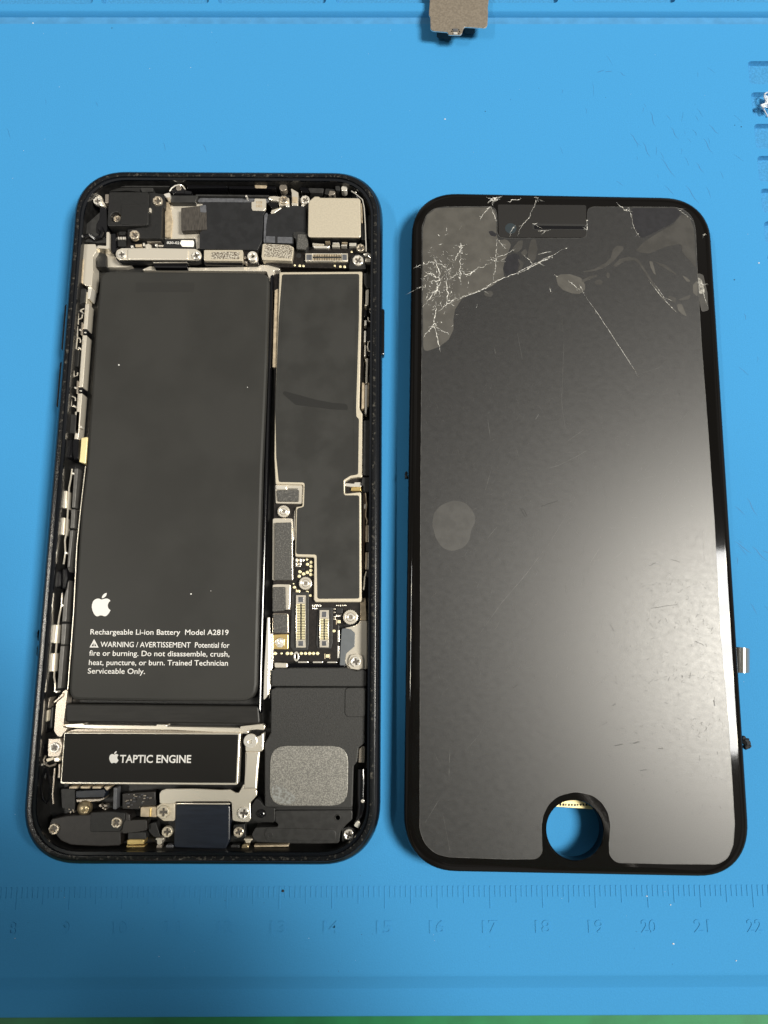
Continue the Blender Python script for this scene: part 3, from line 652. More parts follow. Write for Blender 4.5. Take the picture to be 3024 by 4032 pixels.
for l, m in (((440, 1075, 462, 1110), m_bright), ((486, 1075, 508, 1110), m_bright), ((520, 1078, 545, 1108), m_bright), ((440, 1122, 458, 1155), m_bright), ((486, 1122, 508, 1155), m_bright), ((464, 1078, 484, 1106), m_tan), ((464, 1124, 482, 1150), m_tan), ((440, 1160, 500, 1172), m_steel), ((455, 1452, 495, 1488), m_pad), ((442, 1444, 456, 1492), m_tan), ((505, 1190, 550, 1215), m_blk)): plate('small_component', F, box(F, *l), 2.8, 3.2, m, lbo, bev=.05, r=.05)
standoff(F, (560, 1372), 80, 4.0, lbo)
plate('foam_frame', F, [(165, 1390), (215, 1383), (378, 1386), (382, 1440), (370, 1692), (320, 1692), (160, 1560)], 2.5, 3.6, m_steel, lbo); plate('foam_pad', F, [(165, 1418), (316, 1415), (322, 1690), (290, 1706), (160, 1716)], 3.5, 4.2, m_foam, lbo, bev=.15)
plate('foam_frame', G, [(165, 198), (352, 200), (356, 442), (160, 440)], 2.5, 3.4, m_steeld, lbo); plate('foam_pad', G, [(172, 212), (342, 212), (342, 440), (168, 437)], 3.3, 4.1, m_foam, lbo, bev=.15)
plate('connector_gasket', G, [(402, -60), (600, -60), (598, 560), (590, 645), (410, 655), (380, 610), (390, 200)], 2.8, 3.2, m_cover, lbo); connector(G, (446, -20, 562, 614), (456, 85, 556, 518), lbo, 3.8)
plate('connector_gasket', G, [(712, 130), (888, 125), (888, 560), (870, 630), (700, 625), (690, 560)], 2.8, 3.2, m_cover, lbo); connector(G, (732, 160, 842, 612), (742, 265, 832, 520), lbo, 3.8)
for x in range(640, 740, 24): plate('small_component', G, box(G, x, 95, x+13, 118), 2.8, 3.15, m_bright, lbo, bev=.04, r=.03); plate('small_component', G, box(G, x+3, 130, x+13, 150), 2.8, 3.15, m_bright, lbo, bev=.04, r=.03)
for x in range(930, 1045, 22): plate('small_component', G, box(G, x, 97, x+13, 112), 2.8, 3.15, m_steel, lbo, bev=.04, r=.03)
for x in range(930, 1000, 24): plate('small_component', G, box(G, x, 218, x+14, 240), 2.8, 3.15, m_bright, lbo, bev=.04, r=.03)
for y in (140, 180, 235, 262): plate('small_component', G, box(G, 900, y, 925, y+14), 2.8, 3.15, m_steel, lbo, bev=.04, r=.03)
plate('chip', G, box(G, 932, 130, 1010, 205), 2.8, 3.4, m_blk, lbo)
standoff(G, (1105, 245), 90, 4.1, lbo)
for l in ((948, 282, 984, 318), (808, 695, 846, 736)): plate('gold_pad', G, box(G, *l), 2.8, 3.05, m_pad, lbo, bev=.02, r=.05)
for l in ((930, 270, 940, 335), (790, 686, 800, 752), (850, 690, 858, 752)): plate('copper_edge', G, box(G, *l), 2.8, 3.0, m_tan, lbo, bev=.02, r=.05)
for x, y, r in ((195, 685, 20), (270, 685, 13), (342, 685, 21), (390, 685, 19), (510, 685, 19), (560, 685, 19), (610, 685, 20), (658, 685, 19), (707, 685, 20), (905, 413, 18)): disc('gold_pad', G, (x, y), r, 2.8, 3.02, m_pad, lbo)
b = MB(); ov = ccw([G.p((450+33*math.cos(t), 722+60*math.sin(t)), 3.1) for t in [i*math.pi/12 for i in range(24)]]); b.prism(ov, 2.8, 3.1, m_bright, holes=[offset(ov, .32)], bev=.05, r=0, pit=2.9, pitm=m_pcb); part(b, 'ring_pad', lbo)
plate('gold_plate', G, [(172, 456), (352, 450), (352, 636), (168, 633)], 2.8, 3.2, m_gold, lbo)
b = MB(); p = G.p((250, 552), 3.5); b.blob((p[0], p[1], 3.2), .95, 1.05, .7, m_bright, .14, 12, 8); part(b, 'solder_blob', lbo); screw(G, (246, 540), 42, 3.6, m_bright, lbo)
for l in ((950, 400, 974, 545), (947, 592, 970, 742), (470, 782, 596, 798), (650, 782, 772, 800), (825, 784, 942, 800)): plate('board_edge', G, box(G, *l), 2, 3.1, m_bright, lbo, bev=.06, r=.08)
# plates round the board's foot
plate('metal_plate', G, [(1040, 375), (1160, 350), (1205, 320), (1222, 288), (1306, 288), (1302, 875), (1080, 875), (1040, 785), (1050, 690), (1040, 560)], 1.2, 3.3, m_steel)
plate('slate_insert', G, [(1000, 385), (1050, 380), (1115, 395), (1162, 440), (1156, 600), (1060, 680), (1040, 740), (1045, 830), (975, 830), (985, 600)], 1.2, 3.5, m_blue)
plate('screw_tab', G, [(1085, 760), (1110, 705), (1180, 690), (1240, 710), (1260, 770), (1255, 865), (1200, 885), (1110, 870), (1085, 840)], 2.5, 3.9, m_steel); screw(G, (1168, 785), 64, 4.0)
plate('tab', G, [(185, 795), (342, 802), (342, 858), (190, 856)], 2, 3.6, m_steel); plate('black_strip', G, [(345, 808), (1040, 815), (1045, 850), (345, 858)], 2, 3.2, m_gloss)
plate('polished_strip', G, [(98, 250), (126, 245), (128, 440), (112, 1180), (52, 1265), (62, 900)], 1.2, 3.9, m_bright); plate('polished_strip', G, [(134, 440), (165, 440), (166, 780), (140, 1000), (130, 1230), (122, 1230)], 1.2, 3.6, m_bright)
plate('copper_wall', G, [(1225, 20), (1290, 10), (1300, 285), (1225, 285)], 1.5, 3.0, m_tan); 

# ---- right-hand channel
for l, m in (([(1082, 350), (1112, 340), (1108, 490), (1088, 505), (1068, 500), (1078, 480)], m_steel), ([(1070, 640), (1092, 640), (1090, 690), (1068, 690)], m_bright), ([(1066, 742), (1086, 742), (1082, 852), (1064, 852)], m_bright), ([(1068, 880), (1084, 880), (1084, 990), (1066, 990)], m_steel), ([(1072, 1015), (1106, 1005), (1098, 1250), (1078, 1250), (1085, 1040)], m_steel), ([(1076, 1265), (1100, 1265), (1092, 1550), (1072, 1545)], m_bright), ([(1046, 1240), (1070, 1250), (1066, 1490), (1040, 1500)], m_tan), ([(1124, 1285), (1140, 1285), (1135, 1402), (1122, 1400)], m_steel), ([(1102, 1240), (1115, 1250), (1108, 1480), (1098, 1480)], m_tan)):
    plate('contact_strip', E, l, 2.2, 4.3, m, bev=.08, r=.15)
for l in ([(1108, 500), (1150, 530), (1150, 600), (1110, 560)], [(1095, 720), (1130, 700), (1125, 850), (1095, 850)], [(1065, 890), (1140, 880), (1150, 960), (1110, 1000)], [(1110, 1180), (1140, 1180), (1138, 1280), (1108, 1250)], [(1065, 545), (1090, 540), (1090, 600), (1065, 605)]): plate('plastic_clip', E, l, 2, 4.2, m_gloss)
b = MB(); b.tube([(*E.p(q, 4.9), 4.9) for q in ((1120, 530), (1140, 560), (1142, 640), (1140, 720), (1140, 800))], .13, m_steel, 6); part(b, 'spring_wire')
b = MB(); b.tube([(*E.p(q, 4.9), 4.9) for q in ((1105, 612), (1108, 648), (1135, 660))], .13, m_bright, 6); part(b, 'spring_wire')
b = MB(); b.tube([(*E.p(q, 4.9), 4.9) for q in ((1140, 840), (1108, 850), (1100, 900), (1108, 940), (1145, 945))], .13, m_bright, 6); part(b, 'spring_wire')
plate('side_block', E, [(1062, 1610), (1136, 1610), (1122, 2145), (1056, 2140)], 1.5, 4.5, m_cover)
plate('side_block', E, [(1062, 180), (1140, 200), (1135, 330), (1095, 330), (1065, 280)], 1.5, 4.3, m_blk)
plate('side_contact', F, [(1040, 160), (1150, 168), (1155, 150), (1235, 150), (1235, 208), (1110, 205), (1040, 195)], 2.5, 3.8, m_bright); plate('side_contact', F, [(1115, 212), (1235, 208), (1232, 255), (1112, 255)], 2.5, 3.6, m_gold)
plate('side_block', F, [(1250, 90), (1345, 90), (1330, 265), (1265, 270), (1262, 190), (1235, 190)], 2, 4.3, m_cover)
for l, m in (([(1290, 672), (1318, 664), (1315, 872), (1288, 872)], m_tan), ([(1322, 664), (1349, 660), (1346, 876), (1320, 876)], m_bright), ([(1288, 1000), (1315, 994), (1306, 1206), (1283, 1206)], m_tan), ([(1320, 994), (1345, 990), (1338, 1210), (1312, 1208)], m_bright)): plate('contact_pad', F, l, 3, 4.3, m, bev=.08, r=.1)
b = MB(); b.tube([(*F.p(q, 4.4), 4.4) for q in ((1290, 280), (1302, 420), (1290, 560), (1310, 620), (1300, 660))], .14, m_tan, 6); part(b, 'spring_wire')
b = MB(); b.tube([(*F.p(q, 4.4), 4.4) for q in ((1300, 1230), (1280, 1300), (1275, 1400), (1262, 1450))], .16, m_steel, 6); part(b, 'spring_wire')
plate('side_rail', F, [(1262, 280), (1290, 280), (1268, 1240), (1250, 1240)], 1.5, 3.2, mat('dark_copper', (.06, .035, .02), .4)); plate('contact', F, [(1272, 420), (1300, 400), (1300, 470), (1270, 470)], 2, 4.0, m_bright)  # rail in a dark copper brown
for l in ([(1300, 880), (1350, 880), (1348, 985), (1296, 985)], [(1290, 1215), (1340, 1215), (1335, 1300), (1300, 1300)]): plate('black_spacer', F, l, 2, 4.2, m_hole)

# ---- left-hand channel
for l, m in (([(300, 622), (352, 615), (326, 935), (275, 930)], m_steel), ([(266, 1010), (323, 1010), (273, 1658), (220, 1655)], m_steel), ([(206, 1736), (266, 1732), (228, 2200), (210, 2340), (160, 2330), (176, 2200)], m_steel), ([(335, 412), (388, 412), (360, 560), (330, 552)], m_bright), ([(312, 470), (335, 470), (322, 620), (302, 620)], m_cream)):
    plate('metal_strip', C, l, 1.5, 4.0, m, bev=.1, r=.2)
for l in ([(272, 938), (330, 938), (326, 1000), (268, 1000)], [(220, 1662), (276, 1662), (270, 1725), (212, 1722)]): plate('black_spacer', C, l, 1.5, 3.9, m_gloss)
for l in ([(288, 970), (316, 970), (315, 985), (288, 985)], [(232, 1695), (258, 1695), (256, 1710), (232, 1710)]): plate('contact', C, l, 3.5, 4.05, m_bright, bev=.05)
plate('side_block', C, [(222, 430), (312, 428), (296, 600), (260, 610), (206, 640)], 1.2, 4.4, m_cover)
plate('side_block', C, [(150, 1200), (228, 1190), (210, 1400), (142, 1400)], 1.2, 4.4, m_hole); plate('side_block', C, [(110, 1990), (190, 2000), (176, 2230), (96, 2230)], 1.2, 4.3, m_cover)
for pts in ([(268, 755), (262, 795), (228, 812), (215, 800)], [(245, 700), (290, 680)], [(200, 1040), (232, 1050), (245, 1080), (240, 1105)], [(205, 900), (205, 1030), (190, 1180), (215, 1190)], [(215, 640), (215, 880)], [(155, 1420), (165, 1530), (205, 1510), (208, 1475)], [(145, 1550), (140, 1640)], [(135, 1770), (178, 1790), (182, 1830)], [(128, 1660), (128, 1890), (150, 1900)]):
    b = MB(); b.tube([(*C.p(q, 4.6), 4.6) for q in pts], .14, m_steel, 6); part(b, 'spring_wire')
for c in ((236, 943), (222, 1168), (175, 1663), (243, 705), (158, 1890)): disc('joint_or_glint', C, c, 12, 3, 4.5, m_bright)
for l in ([(250, 850), (272, 850), (265, 1010), (242, 1010)], [(195, 1575), (215, 1575), (208, 1740), (185, 1740)]): plate('switch_body', C, l, 2, 4.3, m_steeld)
yb = mat('pale_yellow_clip', (.80, .68, .36), .35, metal=.5)
plate('yellow_clip', DD, [(402, 148), (454, 140), (436, 355), (384, 340), (390, 300)], 1.5, 4.3, yb, bev=.12)
plate('yellow_clip', DD, [(362, 170), (392, 160), (384, 310), (352, 322)], 1.5, 3.8, m_tan)
for l in ([(350, -60), (392, -60), (380, 118), (358, 116)],): plate('metal_strip', DD, l, 1.5, 4.0, m_steel)
disc('joint_or_glint', DD, (398, 62), 9, 3, 4.1, m_bright)
gr = mat('grey_rail', (.085, .082, .078), .4, metal=.3, noise=.1, nscale=8)
for l in ([(346, 392), (377, 390), (352, 702), (326, 702)], [(322, 714), (354, 714), (346, 862), (314, 866)], [(311, 880), (339, 878), (308, 1170), (290, 1180)], [(296, 1180), (306, 1172), (302, 1300), (282, 1604), (249, 1606), (262, 1420), (288, 1330)], [(246, 1620), (283, 1620), (271, 1786), (240, 1786)], [(236, 1795), (269, 1794), (242, 2132), (211, 2134)]):
    plate('side_rail', DD, l, 1.5, 3.9, gr, bev=.1, r=.15)
for l in ([(252, 570), (286, 566), (279, 705), (246, 706)], [(236, 780), (271, 780), (261, 916), (229, 916)], [(172, 1626), (212, 1628), (196, 1776), (160, 1772)], [(150, 1850), (186, 1856), (176, 2000), (142, 2000)]):
    plate('contact_pad', DD, l, 2, 4.6, m_steel, bev=.1, r=.1)
    plate('pad_edge', DD, [(q[0]-(9 if i in (0, 3) else 30), q[1]) for i, q in enumerate(l)] if 0 else [l[0], (l[0][0]+9, l[0][1]), (l[3][0]+9, l[3][1]), l[3]], 4.5, 4.66, m_tan, bev=.05, r=.05)
for pts in ([(330, 395), (318, 480), (305, 545), (300, 640), (285, 900), (272, 960), (276, 1060), (262, 1150)], [(250, 1380), (246, 1470), (228, 1560), (220, 1620), (200, 1850), (190, 1990), (186, 2040), (196, 2100), (192, 2160)]):
    b = MB(); b.tube([(*DD.p(q, 4.1), 4.1) for q in pts], .17, m_steel, 6); part(b, 'ground_strip')
for c in ((334, 430), (280, 1060), (250, 1475), (205, 2160)): disc('joint_or_glint', DD, c, 9, 3, 4.3, m_bright)
for l in ([(268, 160), (330, 150), (330, 315), (268, 310)], [(325, 152), (388, 155), (384, 320), (340, 326), (325, 250)], [(188, 1190), (245, 1200), (240, 1340), (185, 1340)], [(245, 1178), (292, 1182), (294, 1260), (275, 1345), (245, 1350)]):
    plate('rubber_plug', DD, l, 1.5, 4.6, m_gloss, bev=.35, r=.9)
b = MB(); b.tube([(*at(x, y, 4.3), 4.3) for x, y in ((337, 1835), (318, 1998), (303, 2150), (291, 2396), (279, 2560), (267, 2715))], .10, m_steel, 6); part(b, 'battery_tray_edge')
# chipped dent on the flank at lower left
b = MB()
for u, v, r in ((152, 2500, .5), (150, 2560, .6), (158, 2600, .5)): p = at(u+4, v, 3.6); b.blob((p[0], p[1], 3.6), r*.5, r*2.2, .9, m_case, .15)
part(b, 'dented_edge', frame)

# ---- bottom: vibration motor, brackets, loudspeaker, charging flex
plate('metal_strip', HH, [(352, 480), (540, 470), (545, 482), (1220, 492), (1225, 480), (1318, 482), (1322, 500), (1990, 512), (2080, 540), (2080, 568), (1400, 532), (620, 520), (360, 505)], 1, 3.2, m_steel)
plate('metal_strip', HH, [(380, 548), (470, 520), (1000, 528), (1960, 548), (1960, 566), (380, 562)], 1, 3.0, m_steeld)
vm = plate('vibration_motor', P0, [(252, 2884), (946, 2887), (936, 3091), (237, 3087)], 1.2, 4.4, m_steel, r=.4, bev=.12, label='vibration motor with a black sticker under white lettering')
plate('motor_sticker', P0, [(255, 2888), (938, 2892), (929, 3083), (242, 3080)], 4.38, 4.45, mat('motor_sticker', (.0085, .0082, .0075), .5, spec=.15, bump=.05, bscale=60), vm, bev=.02, r=.3)
tx = MB(); add_text(tx, "TAPTIC ENGINE", HH.p((880, 836), 4.47), HH.p((1545, 838), 4.47), HH.mm((880, 836), 69, 4.47), 4.47, m_print, .018); part(tx, 'printed_text', vm)
tx = MB(); add_apple(tx, HH.p((827, 785), 4.47), HH.mm((827, 785), 108, 4.47), 4.47, m_print, TH); part(tx, 'printed_logo', vm)
plate('side_bracket_or_shade', HH, [(283, 290), (350, 170), (380, 150), (392, 165), (352, 500), (400, 515), (330, 600), (298, 590), (265, 540), (275, 400)], 1.2, 3.7, m_steeld)
plate('side_bracket_or_shade', HH, [(245, 285), (300, 235), (350, 180), (345, 220), (280, 275)], 1.2, 4.1, m_steeld)
plate('contact_pad', HH, [(190, 355), (216, 340), (206, 450), (175, 460)], 2, 4.6, m_cream)
plate('motor_bracket', HH, [(212, 615), (325, 612), (345, 680), (325, 770), (300, 785), (208, 780)], 1.5, 4.5, m_steeld); screw(HH, (270, 697), 46, 4.55)
b = MB(); b.tube([(*HH.p(q, 4.6), 4.6) for q in ((190, 770), (170, 810), (180, 850), (225, 870), (275, 855), (285, 840))], .2, m_steeld, 8); part(b, 'clip_ring')
plate('contact_pad', HH, [(190, 800), (262, 782), (265, 810), (200, 832)], 3, 4.8, m_cream); plate('contact_pad', HH, [(265, 790), (318, 785), (316, 828), (268, 826)], 3, 4.9, m_steel)
plate('metal_strip', I, [(308, 20), (322, 20), (320, 155), (300, 150)], 1.5, 3.8, m_steeld)
b = MB(); b.tube([(*I.p(q, 4.6), 4.6) for q in ((195, 60), (165, 130), (150, 230), (165, 340), (195, 380), (225, 330), (235, 220), (215, 110), (195, 60))], .28, m_gloss, 8); part(b, 'antenna_loop')
b = MB(); b.tube([(*I.p(q, 4.4), 4.4) for q in ((275, 60), (265, 180), (255, 300), (262, 390))], .16, m_steeld, 6); part(b, 'ground_strip')
# bracket over the motor's right end
bk = MB()
bk.prism([*I([(1252, 392), (1250, 300), (1268, 268), (1310, 253), (1562, 252)], 4.4), *J([(230, 645), (300, 642), (345, 668), (375, 668), (410, 600), (420, 600), (418, 625), (522, 640), (520, 690), (468, 748), (472, 880), (455, 905), (395, 905), (322, 895), (316, 748), (300, 738), (0, 738)], 4.4), *I([(1560, 372), (1400, 372), (1392, 392)], 4.4)], 3.9, 4.4, m_steel, bev=.12, r=.5)
bk.prism(J([(426, 330), (545, 330), (532, 480), (520, 640), (414, 640), (424, 480)], 4.75), 4.2, 4.75, m_steel, bev=.3, r=.2)
bk.prism(J([(428, 250), (570, 190), (568, 325), (545, 332), (428, 330)], 4.95), 4.4, 4.95, m_steel, bev=.12, r=.3)
bk.prism(circ(J.p((468, 245), 5.15), J.mm((468, 245), 56, 5.15)), 4.4, 5.15, m_bright, holes=[circ(J.p((466, 250), 5.15), J.mm((468, 245), 15, 5.15), 14)], bev=.12, r=0, pit=4.8, pitm=m_steeld)
part(bk, 'motor_bracket', label='silver strap bracket that reaches over the flex below the motor')
plate('metal_strip', J, [(384, 125), (560, 105), (588, 120), (580, 155), (520, 150), (420, 160), (384, 150)], 1.5, 3.4, m_steel); plate('metal_strip', J, [(556, 185), (575, 185), (572, 318), (553, 318)], 2, 5.0, m_bright)
plate('bracket_tab', I, [(1228, 415), (1262, 392), (1392, 388), (1390, 552), (1290, 552), (1226, 505)], 3.4, 4.5, m_cream); screw(I, (1285, 470), 60, 4.55, m_cream)
plate('gold_arm', I, [(1075, 422), (1226, 418), (1226, 516), (1072, 512)], 3, 4.1, m_tan); plate('gold_arm', I, [(1158, 428), (1175, 428), (1172, 516), (1155, 514)], 4.1, 4.25, m_gold, bev=.1)
screw(J, (412, 836), 50, 4.5); screw(J, (370, 990), 42, 4.0, m_scrw); screw(J, (1270, 1010), 43, 4.2)
cf = MB(); cf.prism([*I([(1400, 396)], 3.9), *J([(302, 768), (300, 1050), (266, 1128)], 3.9), *I([(1396, 800), (1384, 780)], 3.9)], 1.5, 3.9, m_navy, bev=.2, r=.5)
cf.prism([*I([(1400, 385)], 4.05), *J([(300, 752), (300, 764)], 4.05), *I([(1400, 396)], 4.05)], 3.5, 4.05, m_steel, bev=.08, r=0)
part(cf, 'charging_flex', label='navy charging flex below the silver strap bracket')
plate('port_edge', I, [(1395, 806), (1660, 812), (1835, 816), (1862, 800), (1850, 830), (1820, 845), (1400, 838)], 1.5, 3.6, m_silverw)
# lower left cover and parts
plate('antenna_cover', I, [(245, 530), (390, 500), (600, 490), (610, 470), (800, 462), (925, 465), (975, 490), (980, 560), (905, 660), (890, 670), (890, 785), (700, 792), (430, 780), (330, 740), (215, 600)], 1.2, 4.2, mat('warm_black', (.014, .012, .011), .45, noise=.2, nscale=10), r=.5, bev=.2)
plate('antenna_cover', I, [(608, 472), (800, 462), (930, 475), (930, 540), (885, 655), (605, 655)], 4.1, 4.45, m_blk, r=.4, bev=.12)
plate('antenna_cover', I, [(915, 545), (1130, 538), (1135, 640), (1050, 655), (900, 672)], 2, 4.3, mat('warm_black_flap', (.018, .016, .014), .45), r=.4)
screw(I, (848, 568), 50, 4.5, m_scrw); screw(I, (262, 628), 50, 4.3, m_scrw); screw(I, (1320, 655), 50, 4.0, m_cream)
b = MB(); p = I.p((552, 430), 3.6); k = I.mm((552, 430), 70, 3.6); b.blob((p[0], p[1], 3.4), k, k, 1.2, m_brass, 0, 20, 10); part(b, 'brass_dome'); screw(I, (552, 445), 40, 4.3, m_brass)
plate('dark_flex', I, [(470, 272), (735, 258), (745, 285), (735, 330), (470, 335)], 1.5, 3.4, m_navy); plate('metal_strip', I, [(470, 348), (690, 345), (740, 332), (735, 350), (690, 368), (480, 378)], 1.5, 3.6, m_steeld)
for l in ([(412, 228), (484, 228), (484, 250), (406, 250)], [(514, 228), (598, 228), (598, 250), (514, 250)], [(624, 228), (702, 228), (702, 250), (624, 250)], [(730, 232), (805, 225), (762, 268), (745, 255)]): plate('contact_pad', I, l, 1.5, 3.6, m_tan, bev=.08, r=.08)
plate('side_block', I, [(330, 250), (460, 255), (460, 470), (340, 430)], 1, 3.0, m_cover); plate('tint_strip', I, [(822, 240), (856, 240), (850, 446), (816, 442)], 1.5, 3.4, m_tint)
cb = plate('small_board', I, [(905, 295), (1210, 275), (1218, 430), (1100, 445), (905, 440)], 1, 3.0, m_pcb)
for i in range(34):
    x, y = random.uniform(912, 1205), random.uniform(298, 430)
    plate('small_component', I, box(I, x, y, x+random.choice((12, 18, 26)), y+random.choice((8, 12))), 2.9, 3.25, random.choice((m_steeld, m_steeld, m_blk, m_tint)), cb, bev=.04, r=.03)
for i in range(9): x, y = 670+random.uniform(0, 90), 405+random.uniform(0, 50); disc('joint_or_glint', I, (x, y), random.uniform(6, 12), 2, 3.2, m_steeld)
for i in range(4): x, y = 400+random.uniform(0, 60), 430+random.uniform(0, 50); disc('joint_or_glint', I, (x, y), random.uniform(6, 11), 2, 3.2, m_steeld)
plate('gold_block', I, [(948, 730), (975, 722), (1112, 724), (1105, 772), (945, 776)], 2, 4.0, m_gold, bev=.15); plate('gold_block', I, [(938, 782), (1125, 780), (1105, 798), (945, 798)], 2, 3.4, m_gold)
plate('chip', I, [(958, 660), (1120, 655), (1130, 720), (955, 722)], 2, 3.8, m_cover); plate('latch', I, [(1215, 712), (1292, 712), (1290, 728), (1272, 732), (1272, 772), (1228, 772), (1228, 730), (1215, 728)], 2, 4.0, m_steel)
disc('joint_or_glint', I, (1245, 795), 24, 2, 3.6, m_steeld); plate('side_block', I, [(1312, 775), (1380, 772), (1382, 812), (1305, 820)], 2, 3.4, m_tint)
plate('dark_block', I, [(1148, 580), (1215, 560), (1260, 700), (1200, 705), (1150, 650)], 1.5, 3.4, m_blk)
# loudspeaker
sk = MB()
sk.prism(G([(152, 905), (195, 862), (345, 868), (370, 858), (1060, 856), (1110, 880), (1180, 895), (1255, 872), (1302, 900), (1302, 1088), (148, 1084)], 4.5), 1.2, 4.5, m_spk, bev=.2, r=.5)
sk.prism([*G([(146, 1125), (200, 1096), (1285, 1096), (1300, 1120)], 4.7), *J([(1406, 60), (1406, 258), (1352, 300), (1340, 415), (1312, 448), (1302, 792), (585, 786), (585, 268), (635, 178)], 4.7)], 1.2, 4.7, m_spk, bev=.2, r=.5)
sk.prism(G([(1040, 1100), (1262, 1098), (1290, 1140), (1290, 1455), (1070, 1455), (1036, 1420)], 4.9), 4.6, 4.9, m_spk, bev=.15, r=.8)
spk = part(sk, 'loudspeaker', label='dark grey loudspeaker box with a speckled metal square')
plate('speaker_plate', J, [(632, 283, ), (1268, 285), (1262, 774), (624, 772)], 4.65, 4.85, m_spkm, spk, r=3.0, bev=.08)
plate('smudge', J, [(640, 600), (720, 610), (830, 690), (840, 740), (780, 765), (650, 740)], 4.845, 4.856, mat('pale_smudge', (.30, .31, .30), .45, metal=.4, nscale=24, col2=(.17, .165, .15), lo=.4, hi=.6), spk, bev=0, r=2)
plate('end_cover', J, [(665, 812), (1295, 808), (1302, 830), (1300, 885), (1250, 930), (1205, 985), (1192, 1080), (1000, 1084), (530, 1072), (495, 1050), (478, 1010), (510, 950), (690, 945), (695, 925), (670, 900)], 1.5, 4.5, m_cover, r=.5, bev=.15)
plate('end_cover', J, [(600, 955), (1140, 965), (1168, 990), (1165, 1060), (600, 1055), (580, 1005)], 4.4, 4.6, m_cover, r=.6, bev=.08)
for c in ((1182, 870), (630, 1016)):
    b = MB(); p = J.p(c, 4.66); k = J.mm(c, 24, 4.66); b.prism(circ(p, k), 4.4, 4.66, m_cover, holes=[circ(p, k*.75)], bev=.04, r=0, pit=4.5, pitm=m_cover); part(b, 'dimple')
plate('rubber_plug', J, [(478, 775), (520, 705), (590, 782), (670, 788), (666, 912), (510, 900), (480, 880)], 1.5, 4.7, m_blk, r=.5)
b = MB(); p = J.p((555, 838), 4.9); b.blob((p[0], p[1], 4.7), 1.0, .75, .5, m_gloss, .08, 14, 8); part(b, 'rubber_plug')
plate('gap_shade', J, [(630, 775), (1300, 782), (1300, 806), (640, 808)], 1.5, 4.0, m_hole)  # near-black strip paints the shade between speaker and end cover
b = MB(); b.tube([(*J.p(q, 4.3), 4.3) for q in ((1380, 470), (1382, 560), (1378, 680), (1385, 770), (1368, 850), (1340, 885))], [.9, 1.0, .95, 1.05, .8, .4], m_gloss, 12); part(b, 'speaker_seal')
disc('joint_or_glint', J, (1385, 735), 14, 4, 5.35, m_bright); plate('contact', J, [(1310, 935), (1345, 890), (1368, 920), (1352, 960)], 3, 5.0, m_bright)  # bright dot on the seal's crest paints its gloss highlight
plate('clip', J, [(1356, 310), (1385, 285), (1405, 290), (1400, 425), (1350, 420)], 2, 4.0, m_steeld)
plate('screw_seat', J, [(1215, 960), (1270, 945), (1330, 965), (1335, 1010), (1290, 1060), (1215, 1070)], 2, 4.1, m_blk); plate('screw_seat', J, [(330, 930), (420, 920), (430, 1030), (330, 1050)], 2, 3.9, m_blk)
plate('latch', J, [(415, 1042), (485, 1042), (485, 1054), (470, 1058), (468, 1078), (428, 1078), (426, 1056), (415, 1054)], 2, 4.0, m_cream); plate('gold_edge', J, [(495, 1095), (560, 1095), (780, 1090), (780, 1108), (500, 1112)], 2, 3.4, m_tan)
disc('joint_or_glint', J, (425, 1115), 28, 2, 3.6, m_brass); plate('side_block', J, [(310, 1092), (378, 1092), (380, 1140), (312, 1145)], 2, 3.3, m_cover)

# ------------------------------------------------------------------ the removed screen
ZO = 4.6; KD = (CAM[2]-ZO)/(CAM[2]-2.5)           # the screen lies on its own back plate, its rim ZO above the mat
DB = (CAM[0]+(37.4558-CAM[0])*KD, CAM[1]+(72.5827-CAM[1])*KD, 0); DT, DW, DH = -0.0211, 65.27*KD, 139.48*KD
screen = empty('removed_screen', DB, 'removed phone screen with cracked corners and an empty round home button hole', 'phone screen')
def spart(mb, name, parent=screen, label=None):
    o = mb.build(name, parent, DB)
    if label: o['label'] = label
    return o
ZT = 5.6; UP = 2.4
def dr(ins): return rrect(DB, DT, DW, DH, 10.0, ins)
hc = N.p((798, 985), ZT); hr_ = N.mm((798, 985), 127, ZT)
home = circ(hc, hr_, 48)
gl = MB(); prev = None
for ins, z, m in [(1.4, 2.9, m_case), (.4, 3.0, m_case), (.28, 3.9, m_case), (.05, 4.0, m_case), (0, 4.5, m_glass), (.03, 4.75, m_glass), (.12, 5.0, m_glass), (.3, 5.2, m_glass), (.6, 5.38, m_glass), (.95, 5.51, m_glass), (1.3, 5.58, m_glass), (1.6, ZT, m_glass)]:
    lp = gl.loop(dr(ins), z)
    if prev: gl.strip(prev, lp, m)
    else: first = lp
    prev = lp
h1 = gl.loop(circ(hc, hr_+.15, 48), ZT); h2 = gl.loop(home, ZT-.2); h3 = gl.loop(home, 2.9)
gl.strip(h2, h1, m_glass); gl.strip(h3, h2, m_case); gl.cap([prev, h1], ZT, m_glass); gl.cap([first, h3], 2.9, m_case, up=False)
glass = spart(gl, 'cover_glass', label='glossy black screen glass with a rounded border')
bp_ = MB(); bp_.prism(rrect((DB[0], DB[1]+9), DT, DW-9, DH-28, 5), 1.3, 2.95, m_steeld, bev=.1, r=0); spart(bp_, 'back_plate')
for q in ((10, 25), (62, 25), (10, 128), (62, 128), (36, 70)): sp_ = MB(); sp_.prism([(q[0]-4, q[1]-3), (q[0]+4, q[1]-3), (q[0]+4, q[1]+3), (q[0]-4, q[1]+3)], .02, 1.35, m_blk, r=.6); spart(sp_, 'back_connector')
lc = MB()
